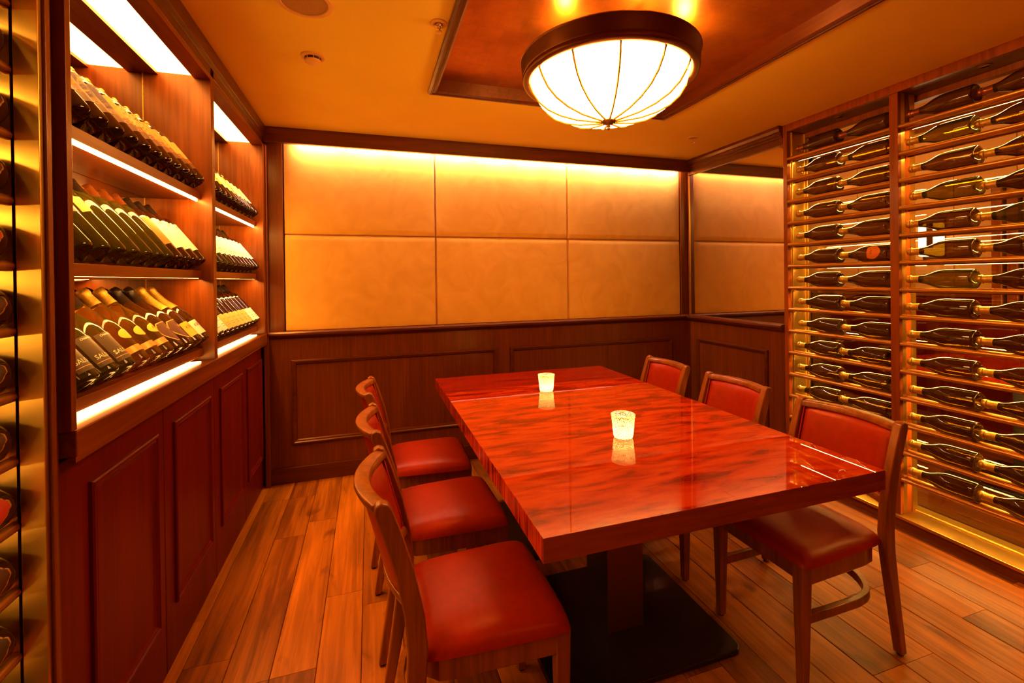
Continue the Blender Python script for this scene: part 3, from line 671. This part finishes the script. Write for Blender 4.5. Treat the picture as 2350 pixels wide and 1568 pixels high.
# --- bay 2
caps = ['dark_foil', 'cream_foil', 'red_foil', 'dark_foil', 'bronze_foil']
for t, lvl in enumerate(('top', 'middle', 'bottom')):
    for i in range(11):
        y = 2.392 + 0.0838 * i
        g = 'glass_olive' if (t == 1 and i < 4) else 'glass_red'
        cp = [caps[(i + 1) % 5], ['orange_foil', 'orange_foil', 'red_foil', 'dark_foil'][min(i // 2, 3)], ['red_foil', 'cream_foil', 'orange_foil', 'orange_foil', 'dark_foil'][min(i // 2, 4)]][t]
        o = wine(glass=g, cap=cp)
        mt = ['cream_label' if i % 3 else 'tan_label', 'white_label', 'cream_label' if i in (0, 1, 2, 9, 10) else 'tan_label'][t]
        z0, z1 = [(0.070, 0.180), (0.060, 0.182), (0.012, 0.098)][t]
        l_ = label(o, BORD, mt, 1.05, z0, z1)
        lettering(l_, BORD, ['HAUT', 'HUI', 'CHATEAU'][t], [0.014, 0.018, 0.010][t], z1 - 0.03, 'ink')
        for q in range(2): child(('line', t, q, z0), l_, 'lettering', lambda q=q, z0=z0: label_patch(BORD, 0.5, z0 + 0.02 + 0.012 * q, z0 + 0.022 + 0.012 * q, 0.0011), 'ink')
        tilt(o, y, shelf_z[t], 0.039)
        cn = {'white_label': 'white', 'cream_label': 'cream', 'tan_label': 'tan'}[mt]
        tag(o, f'tilted wine bottle with {cn} label, {ORD[i]} from the near end, {lvl} shelf, far bay', 'bottle', f'bottles on the {lvl} shelf of the far bay')

# ================================================================== RIGHT WINE RACK
X0 = 2.725
rack = empty('wine_rack', (X0, 1.7, 0), 'tall brass and wood wine rack built into the right wall', 'rack')
RL = ROOT_LOC[rack.name]
B('stile', 'rackwood', rack, X0, X0 + 0.03, 2.36, 2.39, 0.067, H, 0.002)
B('end_panel', 'brass', rack, X0 + 0.03, 2.93, 2.362, 2.385, 0.067, 2.35)
for xx in (2.768, 2.880, 2.905): B('panel_bead', 'brass', rack, xx, xx + 0.010, 2.355, 2.362, 0.067, 2.35, 0.002)
for y0, y1 in ((1.684, 1.727), (0.700, 0.743)):
    B('mullion', 'rackwood', rack, X0, X0 + 0.026, y0, y1, 0.067, 2.35, 0.002)
    B('brass_bar', 'brass', rack, X0 + 0.026, X0 + 0.055, y0 + 0.001, y1 - 0.001, 0.067, 2.35)
    B('core', 'rackwood', rack, X0 + 0.055, X0 + 0.095, y0 + 0.004, y1 - 0.004, 0.067, 2.35)
    B('brass_bar', 'brass', rack, X0 + 0.095, X0 + 0.135, y0 + 0.001, y1 - 0.001, 0.067, 2.35)
B('header', 'rackwood', rack, X0, X0 + 0.03, 0.70, 2.36, 2.352, H, 0.002)
B('soffit', 'bronze', rack, X0 + 0.03, 2.93, 0.70, 2.362, 2.352, 2.37)
B('back_frame', 'rackwood', rack, 2.885, 2.93, 0.70, 2.355, 2.318, 2.352, 0.002)
B('sill', 'brass', rack, X0 - 0.018, 2.93, 0.70, 2.39, 0.050, 0.067, 0.002)
B('sill_bead', 'gold', rack, 2.842, 2.856, 0.745, 2.355, 0.067, 0.074, 0.002)
B('base_board', 'wood_y', rack, X0 - 0.004, X0 + 0.03, 0.70, 2.39, 0.0, 0.050)
for yy in (2.045, 1.358):
    sp = MB().lathe([(0.03, 0), (0.028, -0.004), (0.020, -0.004)], 20, (2.79, yy, 2.352)).build('downlight', 'bronze_dark', rack, smooth=True)
    ROOT_LOC[sp.name] = RL
    MB().lathe([(0.020, -0.003), (0.014, -0.001), (0.0, -0.001)], 16, (2.79, yy, 2.352)).build('reflector', 'chrome', sp, smooth=True)
rows = [2.166 - 0.1468 * i for i in range(14)]
rbays = [(1.728, 2.361), (0.744, 1.683)]
XF, XBk = 2.737, 2.787
for bi, (ya, yb_) in enumerate(rbays):
    for i, z in enumerate(rows):
        for xx in (XF, XBk):
            MB().tube([(xx, ya - 0.0, z), (xx, yb_, z)], 0.0115, 10).build('rod', 'rod', rack, smooth=True)
        B('led_channel', 'bronze_dark', rack, 2.7965, 2.812, ya + 0.001, yb_ - 0.001, z - 0.012, z - 0.004)
        B('channel_lip', 'bronze_dark', rack, 2.7965, 2.7990, ya + 0.001, yb_ - 0.001, z - 0.0172, z - 0.012)
        B('led_strip', 'rack_led', rack, 2.801, 2.808, ya + 0.020, yb_ - 0.02, z - 0.0150, z - 0.0125)
off1 = [0, .02, 0, .0, .005, .01, .0, .03, .04, -.01, 0, -.015, -.02, 0]
first_champ = None
zc_off = math.sqrt((0.0445 * 1.12 + 0.0115) ** 2 - 0.025 ** 2) + 0.0003
rnd = random.Random(3)
for i, z in enumerate(rows):
    for bi in range(2):
        for q in range(2):
            g = 'glass_dark'
            if bi == 1 and ((q == 0 and i in (1, 3, 6)) or (q == 1 and i == 4)): g = 'glass_olive'
            o = bottle_root('champagne_bottle', CHAMP, g); foil(o, CHAMP_FOIL, 'gold' if i > 0 else 'bronze_foil')
            child(('cage', 1), o, 'wire_cage', lambda: MB().tube([(0.0188 * math.cos(a), 0.0188 * math.sin(a), 0.279) for a in [k * PI / 6 for k in range(12)]], 0.0012, 4, True), 'chrome')
            o.scale = (1.12, 1.12, 0.957)
            if q == 0: tip = (2.322, 1.668)[bi] - 0.35 * off1[(i + 5 * bi) % 14] - 0.004; tip1 = tip
            else: tip = tip1 - 0.284 - (0.0 if bi == 0 else 0.012 * rnd.random())
            o.location = ((XF + XBk) / 2, tip - 0.290, z + zc_off)
            spin = rnd.random() * 6.28
            if bi == 0 and q == 1 and i == 5:
                l_ = label(o, CHAMP, 'orange_label', 0.85, 0.030, 0.105, 'shield'); lettering(l_, CHAMP, 'MV', 0.018, 0.080, 'brown_label'); spin = PI + 0.2
            o.rotation_euler = (Matrix.Rotation(-PI / 2, 3, 'X') @ Matrix.Rotation(spin, 3, 'Z')).to_euler()
            ex = ' with shield label' if (bi == 0 and q == 1 and i == 5) else ''
            col = 'olive' if g == 'glass_olive' else 'dark'
            tag(o, f'{col} champagne bottle{ex}, row {ORD[i]} from top, right rack {"far" if bi == 0 else "near"} bay, {"left" if q == 0 else "right"} one', 'bottle', 'champagne bottles lying in the right rack')

# window behind the rack and the room beyond it
win = structure(B('window_1', 'pane', None, 2.934, 2.940, 0.70, 2.39, 0.05, 2.36))
structure(B('wall_window_end', 'wood', None, XR + 0.09, 2.95, 2.395, 3.52, 0, H))
structure(B('floor_2', 'plank', None, 2.95, 6.2, -1.7, 5.6, -0.08, 0.0))
structure(B('ceiling_2', 'hallpaint', None, 2.95, 6.2, -1.7, 5.6, 2.95, 3.05))
structure(B('trim_8', 'wood_y', None, 2.941, 2.96, -1.7, 5.6, 2.36, 2.95))
we = structure(B('wall_hall', 'hallpaint', None, 5.3, 5.4, -1.7, 5.6, 0, 3.0))
for i in range(16):
    y0 = -1.6 + 0.44 * i
    B('wall_board', 'hallpaint', we, 5.285, 5.30, y0 + 0.004, y0 + 0.436, 1.22, 2.94)
B('wainscot', 'door', we, 5.275, 5.30, -1.7, 5.6, 0.0, 1.15)
B('dado_rail', 'wood_y', we, 5.26, 5.30, -1.7, 5.6, 1.15, 1.21, 0.004)
B('cornice', 'wood_y', we, 5.24, 5.30, -1.7, 5.6, 2.78, 2.95, 0.006)
wh2 = structure(B('wall_hall_far', 'hallpaint', None, 2.95, 5.3, 5.5, 5.6, 0, 3.0))
structure(B('wall_hall_near', 'wallpaint', None, 2.95, 5.3, -1.8, -1.7, 0, 3.0))
sc = empty('wall_sconce', (5.26, 2.95, 1.72), 'bright wall sconce seen through the rack glass in the next room', 'lamp')
B('back_plate', 'bronze_dark', sc, 5.262, 5.284, 2.86, 3.04, 1.50, 1.92, 0.004)
B('shade', 'sconce', sc, 5.20, 5.262, 2.85, 3.05, 1.54, 1.86, 0.02)
B('bracket', 'bronze_dark', sc, 5.185, 5.20, 2.915, 2.965, 1.62, 1.88, 0.003)
cab = empty('sideboard', (5.0, 1.9, 0), 'dark wooden sideboard in the next room behind the rack glass', 'cabinet')
B('body', 'door', cab, 4.75, 5.255, 1.2, 2.55, 0.05, 1.0, 0.004)
B('worktop', 'wood_y', cab, 4.72, 5.26, 1.17, 2.58, 1.0, 1.04, 0.004)
for k in range(3): B('door', 'door', cab, 4.735, 4.75, 1.215 + 0.445 * k, 1.645 + 0.445 * k, 0.08, 0.97, 0.004)
bl = empty('louvred_screen', (5.2, 1.9, 1.04), 'ribbed brown wooden screen above the sideboard in the next room', 'screen')
B('screen_back', 'dark', bl, 5.24, 5.258, 1.2, 2.5, 1.045, 2.2)
for k in range(13):
    B('slat', 'rackwood', bl, 5.18, 5.24, 1.21 + 0.1 * k, 1.285 + 0.1 * k, 1.05, 2.18, 0.01)
t2 = empty('reflection_table', (4.1, 1.7, 0), 'red topped table added beyond the rack glass, standing in for a reflection', 'table')  # added table in place of the dining table's reflection in the pane
B('tabletop', 'veneer', t2, 3.65, 4.45, 1.1, 2.35, 0.69, 0.745, 0.003)
B('pedestal', 'steel', t2, 3.97, 4.13, 1.65, 1.80, 0.012, 0.69)
B('base_plate', 'steel', t2, 3.75, 4.35, 1.4, 2.05, 0.0, 0.012, 0.003)
for loc in ((4.0, 0.3, 2.5), (4.0, 3.4, 2.5)):
    l = bpy.data.lights.new('hall_fill_light', 'POINT'); l.shadow_soft_size = 0.12; l.energy = P_HALL; l.color = (1.0, 0.54, 0.18)  # bodiless fill lights added to brighten the hall walls
    lo = bpy.data.objects.new('hall_fill_light', l); COL.objects.link(lo); lo.location = loc

# ================================================================== LEFT EDGE RACK
YE = 1.205
lr = empty('wine_rack', (-0.66, 0.9, 0), 'brass wine rack at the left edge, seen from its end', 'rack')
MB().box(-1.0, -0.705, YE, YE + 0.012, 0.0, H).build('end_panel', 'brass', lr)
B('end_strip', 'brass', lr, -0.700, -0.658, YE + 0.0, YE + 0.012, 0.0, H, 0.001)
B('stile', 'wood', lr, -0.70, -0.652, YE + 0.0125, YE + 0.029, 0.0, 2.285, 0.002)
B('header', 'wood_y', lr, -1.0, -0.655, 0.2, YE - 0.001, 2.30, H)
lrows = [1.370 + (600 - 0) * 0 + z for z in [0.448 + 0.0, 0.312, 0.176, 0.040, -0.096, -0.232, -0.368, -0.504, -0.640, -0.776, -0.912, 0.584, 0.720]]
lrows = sorted(lrows, reverse=True)
XF2, XB2 = -0.712, -0.768
for i, z in enumerate(lrows):
    for xx in (XF2, XB2): MB().tube([(xx, 0.25, z), (xx, YE - 0.0005, z)], 0.0115, 10).build('rod', 'rod', lr, smooth=True)
    B('led_strip', 'edge_led', lr, -0.80, -0.788, 0.30, YE - 0.06, z - 0.020, z - 0.015)
    o = bottle_root('champagne_bottle', CHAMP, 'glass_dark'); foil(o, CHAMP_FOIL, 'gold')
    sm = ['brown_label', 'red_label', 'brown_label', 'olive_label'][i % 4]
    l_ = label(o, CHAMP, sm, 1.0, 0.022, 0.118, 'shield'); star(l_, CHAMP, 0.085, 0.010, 'gold_ink')
    child(('ringsh', 2), o, 'label_border', lambda: label_patch(CHAMP, 1.08, 0.018, 0.122, 0.0003, 'shield'), 'gold_ink')
    o.location = ((XF2 + XB2) / 2, YE - 0.012 - 0.004 * (i % 3), z + math.sqrt(0.056 ** 2 - 0.028 ** 2) + 0.0004)
    o.rotation_euler = (Matrix.Rotation(PI / 2, 3, 'X') @ Matrix.Rotation(0.35, 3, 'Z')).to_euler()
    nm = {'brown_label': 'brown', 'red_label': 'red', 'olive_label': 'olive'}[sm]
    tag(o, f'dark champagne bottle with {nm} shield label, row {ORD[i]} from the top, left edge rack', 'bottle', 'champagne bottles in the left edge rack')

# ================================================================== TABLE
TX0, TX1, TY0, TY1, TZ, TT = 0.392, 1.568, 1.012, 2.880, 0.742, 0.062
YS = 2.497
tb = empty('dining_table', ((TX0 + TX1) / 2, 1.95, 0), 'long dining table with glossy red quilted wood top on black steel pedestals', 'table')
B('core', 'edge', tb, TX0 + 0.003, TX1 - 0.003, TY0 + 0.003, TY1 - 0.003, TZ - TT, TZ - 0.004)
B('tabletop', 'veneer', tb, TX0 + 0.0008, 0.9795, TY0 + 0.0008, YS - 0.0006, TZ - 0.004, TZ)
B('tabletop', 'veneer', tb, 0.9800, TX1 - 0.0008, TY0 + 0.0008, YS - 0.0006, TZ - 0.004, TZ)
tag(B('end_leaf', 'veneer_end', tb, TX0 + 0.0008, TX1 - 0.0008, YS + 0.0006, TY1 - 0.0008, TZ - 0.004, TZ), 'darker streaked end leaf')
B('edge_band', 'edge', tb, TX0, TX1, TY0, TY0 + 0.003, TZ - TT, TZ - 0.0004)
B('edge_band', 'edge', tb, TX0, TX1, TY1 - 0.003, TY1, TZ - TT, TZ - 0.0004)
B('edge_band', 'veneer_side', tb, TX0, TX0 + 0.003, TY0 + 0.003, TY1 - 0.003, TZ - TT, TZ - 0.0004)
B('edge_band', 'veneer_side', tb, TX1 - 0.003, TX1, TY0 + 0.003, TY1 - 0.003, TZ - TT, TZ - 0.0004)
def rrect(xa, xb, ya, yb_, r, n=6):
    pts = []
    for cx, cy, a0 in ((xb - r, ya + r, -90), (xb - r, yb_ - r, 0), (xa + r, yb_ - r, 90), (xa + r, ya + r, 180)):
        for k in range(n + 1):
            a = R(a0 + 90 * k / n); pts.append((cx + r * math.cos(a), cy + r * math.sin(a)))
    return pts
for ya, yb_ in ((1.300, 1.903), (2.05, 2.62)):
    cy = (ya + yb_) / 2
    MB().prism(rrect(0.558, 1.276, ya, yb_, 0.035), 'Z', 0.0005, 0.020).build('base_plate', 'steel', tb, bevel=0.003)
    B('pedestal', 'steel', tb, 0.846, 0.998, cy - 0.085, cy + 0.085, 0.020, TZ - TT)
    B('pedestal_face', 'bronze', tb, 0.846, 0.998, cy - 0.089, cy - 0.085, 0.0205, TZ - TT - 0.001)
    B('mount_plate', 'steel', tb, 0.72, 1.13, cy - 0.2, cy + 0.2, TZ - TT - 0.008, TZ - TT - 0.0005)
# candles
for (cx, cy), lb in (((0.937, 2.342), 'lit cut glass candle tumbler near the far end of the table'), ((0.945, 1.556), 'lit cut glass candle tumbler at the middle of the table, nearer the camera')):
    c = empty('candle_holder', (cx, cy, TZ), lb, 'candle', 'lit candle tumblers on the table')
    pr = [(0.0, 0.002), (0.030, 0.0006), (0.036, 0.003), (0.0385, 0.012), (0.0405, 0.035), (0.0430, 0.062), (0.0465, 0.088), (0.0478, 0.091), (0.0470, 0.0925), (0.0455, 0.0915)]
    MB().lathe(pr, 32, (cx, cy, TZ)).build('tumbler', 'tumbler', c, smooth=True)
    MB().lathe([(0.0, 0.0085), (0.029, 0.0085), (0.030, 0.012), (0.030, 0.040), (0.024, 0.043), (0.0, 0.041)], 24, (cx, cy, TZ)).build('candle', 'wax', c, smooth=True)
    MB().lathe([(0.0, 0.043), (0.005, 0.047), (0.0065, 0.054), (0.004, 0.064), (0.0, 0.074)], 12, (cx, cy, TZ)).build('flame', 'flame', c, smooth=True)
    l = bpy.data.lights.new('candle_light', 'POINT'); l.energy = P_CANDLE; l.color = (1.0, 0.55, 0.15); l.shadow_soft_size = 0.012
    lo = bpy.data.objects.new('candle_light', l); COL.objects.link(lo); lo.parent = c; lo.location = (0, 0, 0.060)

# ================================================================== CHAIRS
def make_chair():
    r = empty('dining_chair', (0, 0, 0))
    mb = cushion(0.432, 0.385, 0.415, 0.418, 0.462, n=18, p=7, e=0.42, crown=0.012)
    mb.v = [(x + 0.005, y, z) for x, y, z in mb.v]
    mb.build('seat', 'leather', r, smooth=True, angle=80)
    # apron: bent wood, rounded at the back
    out = [(0.185, 0.196), (-0.10, 0.186), (-0.150, 0.178), (-0.178, 0.155), (-0.188, 0.12)]
    ring = out + [(x, -y) for x, y in reversed(out)]
    MB().prism([(x, y) for x, y in ring], 'Z', 0.352, 0.420).build('apron', 'chairwood', r, bevel=0.003)
    # legs
    for s in (1, -1):
        MB().loft([[(0.165 + dx, s * 0.178 + dyy, z) for dx, dyy in q] for z, q in ((0.006, ((.008, -.014), (.034, -.014), (.034, .014), (.008, .014))), (0.30, ((0, -.018), (.040, -.018), (.040, .018), (0, .018))), (0.419, ((-.002, -.020), (.042, -.020), (.042, .020), (-.002, .020))))]).build('leg', 'chairwood', r, bevel=0.003)
        pts = [(-0.272, 0.006, 0.028), (-0.252, 0.12, 0.033), (-0.229, 0.25, 0.040), (-0.208, 0.38, 0.047), (-0.203, 0.46, 0.050), (-0.210, 0.55, 0.049), (-0.232, 0.66, 0.046), (-0.262, 0.76, 0.044), (-0.281, 0.815, 0.043)]
        fr = [(x + wd / 2, z) for x, z, wd in pts]; bk = [(x - wd / 2, z) for x, z, wd in pts]
        cap_ = [(-0.268, 0.832), (-0.285, 0.839), (-0.300, 0.832)]
        poly = fr + cap_ + bk[::-1]
        MB().prism(poly, 'Y', s * 0.190 - 0.015, s * 0.190 + 0.015).build('leg', 'chairwood', r, smooth=True, bevel=0.004, angle=25)
        MB().lathe([(0.0, 0), (0.011, 0), (0.011, 0.006), (0, 0.006)], 10, (0.186, s * 0.178, 0.0005)).build('glide', 'rubber', r)
        MB().lathe([(0.0, 0), (0.011, 0), (0.011, 0.006), (0, 0.006)], 10, (-0.272, s * 0.190, 0.0005)).build('glide', 'rubber', r)
    # hoop stretcher
    pth = [(0.172, 0.170, 0.225), (0.05, 0.172, 0.225), (-0.08, 0.172, 0.225)] + [(-0.10 - 0.135 * math.sin(a), 0.168 * math.cos(a), 0.225) for a in [k * PI / 16 for k in range(1, 16)]] + [(-0.08, -0.172, 0.225), (0.05, -0.172, 0.225), (0.172, -0.170, 0.225)]
    MB().band(pth, 0.022, 0.030).build('stretcher', 'chairwood', r, smooth=True, bevel=0.003, angle=50)
    # bent crest rail, lower rail, padded back
    arc = lambda y: -0.048 * (1 - (y / 0.178) ** 2)
    ln = lambda z: -0.210 - (z - 0.55) * 0.268      # lean line of the back
    def bent(name, z0, z1, t0, t1, mat, n=12, rnd=0.0):
        m = MB(); rings = []
        for k in range(n + 1):
            y = -0.177 + 0.354 * k / n; rg = []
            for zz, tt in ((z0, t0), (z0, t1), ((z0 + z1) / 2, t1 + 0.003), (z1 - 0.004, t1), (z1 + 0.002, (t0 + t1) / 2), (z1 - 0.004, t0), ((z0 + z1) / 2, t0 - 0.003)):
                rg.append((ln(zz) + arc(y) + tt, y, zz))
            rings.append(rg)
        return m.loft(rings).build(name, mat, r, smooth=True, bevel=0.002, angle=50)
    bent('crest_rail', 0.802, 0.828, -0.022, 0.018, 'chairwood')
    bent('lower_rail', 0.548, 0.578, -0.014, 0.014, 'chairwood')
    m = MB(); n = 14; rings = []
    for k in range(n + 1):
        y = -0.172 + 0.344 * k / n; v = y / 0.172; rg = []
        for i in range(n + 1):
            t = i / n; z = 0.574 + 0.230 * t; u = 2 * t - 1
            puff = 0.024 * ((1 - abs(u) ** 6) * (1 - abs(v) ** 6)) ** 0.5 if abs(u) < 1 and abs(v) < 1 else 0
            rg.append((ln(z) + arc(y) + 0.004 + puff, y, z))
        for i in range(n, -1, -1):
            z = 0.574 + 0.230 * i / n; rg.append((ln(z) + arc(y) - 0.010, y, z))
        rings.append(rg)
    m.loft(rings).build('backrest', 'leather', r, smooth=True, angle=80)
    e = [(ln(0.802) + arc(-0.170 + 0.34 * k / 12) + 0.012, -0.170 + 0.34 * k / 12, 0.802) for k in range(13)]
    e2 = [(ln(0.577) + arc(0.170 - 0.34 * k / 12) + 0.010, 0.170 - 0.34 * k / 12, 0.577) for k in range(13)]
    sd = [(ln(z) + arc(0.170) + 0.012, 0.170, z) for z in (0.74, 0.68, 0.62)]; sd2 = [(x, -0.170, z) for x, y, z in reversed(sd)]
    MB().tube(e + sd + e2 + sd2, 0.0035, 6, True).build('piping', 'piping', r, smooth=True)
    return r
proto = make_chair()
spots = [(0.305, 1.318, 0, 'red leather dining chair on the left side of the table, nearest the camera'),
         (0.295, 1.868, 1.5, 'red leather dining chair on the left side of the table, middle of three'),
         (0.280, 2.430, -1.5, 'red leather dining chair on the left side of the table, by the back wall'),
         (1.532, 1.308, 181.0, 'red leather dining chair on the right side, nearest the camera, before the champagne rack'),
         (1.530, 1.882, 180, 'red leather dining chair on the right side of the table, middle of three'),
         (1.530, 2.455, 179, 'red leather dining chair on the right side of the table, by the back wall')]
for i, (x, y, a, lb) in enumerate(spots):
    o = proto if i == 0 else copy_tree(proto)
    o.location = (x, y, 0); o.rotation_euler = (0, 0, R(a))
    tag(o, lb, 'chair', 'red leather chairs around the table')

# ================================================================== PENDANT
PX, PY, PZ = 1.045, 1.815, 2.262
pd = empty('pendant_lamp', (PX, PY, H + 0.05), 'round bronze ceiling lamp with glowing white glass bowl above the table', 'lamp')
pc = (PX, PY, PZ)
MB().lathe([(0.352, 0.0), (0.358, -0.006), (0.372, -0.008), (0.386, 0.0), (0.389, 0.010), (0.384, 0.020), (0.388, 0.026), (0.392, 0.078), (0.397, 0.084), (0.392, 0.090), (0.384, 0.090), (0.380, 0.03), (0.352, 0.012), (0.352, 0.0)], 64, pc).build('ring', 'bronze_dark', pd, smooth=True, angle=50)
MB().lathe([(0.0, 0.022), (0.376, 0.022), (0.376, 0.026), (0.0, 0.026)], 48, pc).build('pan', 'bronze_dark', pd)  # hidden disc added to keep bowl light off the coffer
bowl = [(0.350, 0.004), (0.338, -0.036), (0.312, -0.078), (0.270, -0.116), (0.212, -0.146), (0.140, -0.168), (0.070, -0.178), (0.0, -0.181)]
MB().lathe(bowl, 64, pc).build('glass_bowl', 'bowl', pd, smooth=True)
for k in range(12):
    a = R(30 * k + 8); pth = [(PX + (r + 0.003) * math.cos(a), PY + (r + 0.003) * math.sin(a), PZ + z - 0.002) for r, z in [(0.356, 0.006)] + bowl[1:-1] + [(0.03, -0.183)]]
    MB().tube(pth, 0.0048, 6).build('rib', 'gold', pd, smooth=True)
fin = MB().lathe([(0.0, -0.176), (0.034, -0.178), (0.036, -0.184), (0.026, -0.190), (0.020, -0.194), (0.007, -0.198), (0.009, -0.204), (0.006, -0.210), (0.008, -0.216), (0.0, -0.224)], 20, pc).build('finial', 'bronze', pd, smooth=True)
for k in range(3):
    a = R(120 * k + 30)
    MB().tube([(PX + 0.386 * math.cos(a), PY + 0.386 * math.sin(a), PZ + 0.08), (PX + 0.2 * math.cos(a), PY + 0.2 * math.sin(a), H + 0.045)], 0.006, 8).build('hanger_rod', 'bronze_dark', pd, smooth=True)
for ox, oy in ((-0.255, -0.105), (0.0, -0.285), (0.27, -0.185)):
    bx, by = PX + ox, PY + oy
    MB().lathe([(0.0, -0.02), (0.018, -0.012), (0.022, 0.0), (0.018, 0.014), (0.0, 0.022)], 12, (bx, by, PZ + 0.075)).build('bulb', 'bulb', pd, smooth=True)
    l = bpy.data.lights.new('bulb_light', 'POINT'); l.energy = P_BULB; l.color = WARM; l.shadow_soft_size = 0.025
    lo = bpy.data.objects.new('bulb_light', l); COL.objects.link(lo); lo.parent = pd; lo.location = Vector((bx, by, PZ + 0.105)) - Vector((PX, PY, H + 0.05))

# ================================================================== CEILING FITTINGS
sx, sy = -0.213, 1.812
spk = empty('ceiling_speaker', (sx, sy, H), 'round flush ceiling speaker with brown mesh grille', 'speaker')
MB().lathe([(0.080, -0.003), (0.083, -0.006), (0.096, -0.006), (0.100, -0.001), (0.100, 0)], 48, (sx, sy, H)).build('rim', 'plastic', spk, smooth=True)
MB().lathe([(0.081, -0.002), (0.06, -0.0035), (0.0, -0.004)], 48, (sx, sy, H)).build('grille', 'grille', spk, smooth=True)
dx_, dy_ = -0.232, 2.240
smd = empty('smoke_detector', (dx_, dy_, H), 'small round ivory smoke detector on the ceiling', 'detector')
MB().lathe([(0.052, 0), (0.050, -0.006), (0.040, -0.009), (0.036, -0.009)], 32, (dx_, dy_, H)).build('base_ring', 'plastic', smd, smooth=True)
MB().lathe([(0.034, -0.004), (0.034, -0.020), (0.0, -0.020)], 24, (dx_, dy_, H)).build('sensor_core', 'dark', smd)
MB().lathe([(0.036, -0.020), (0.035, -0.026), (0.026, -0.031), (0.0, -0.033), ], 32, (dx_, dy_, H)).build('cap', 'plastic', smd, smooth=True)
for k in range(8):
    a = R(45 * k + 10); B('post', 'plastic', smd, dx_ + 0.035 * math.cos(a) - 0.0015, dx_ + 0.035 * math.cos(a) + 0.0015, dy_ + 0.035 * math.sin(a) - 0.0015, dy_ + 0.035 * math.sin(a) + 0.0015, H - 0.022, H - 0.008)
for (ax, ay), lb in (((0.280, 1.812), 'chrome sprinkler head on the ceiling beside the coffer moulding'), ((2.298, 2.773), 'chrome sprinkler head on the ceiling near the right wall')):
    s = empty('sprinkler', (ax, ay, H), lb, 'sprinkler', 'ceiling sprinklers')
    MB().lathe([(0.034, 0), (0.033, -0.003), (0.020, -0.006), (0.016, -0.004)], 24, (ax, ay, H)).build('escutcheon', 'plastic', s, smooth=True)
    MB().lathe([(0.014, 0), (0.014, -0.012), (0.009, -0.014), (0.009, -0.022), (0.005, -0.024), (0.005, -0.034), (0.0, -0.034)], 16, (ax, ay, H)).build('nozzle', 'chrome', s, smooth=True)
    MB().lathe([(0.0, -0.034), (0.013, -0.035), (0.013, -0.037), (0.0, -0.038)], 16, (ax, ay, H)).build('deflector', 'chrome', s, smooth=True)
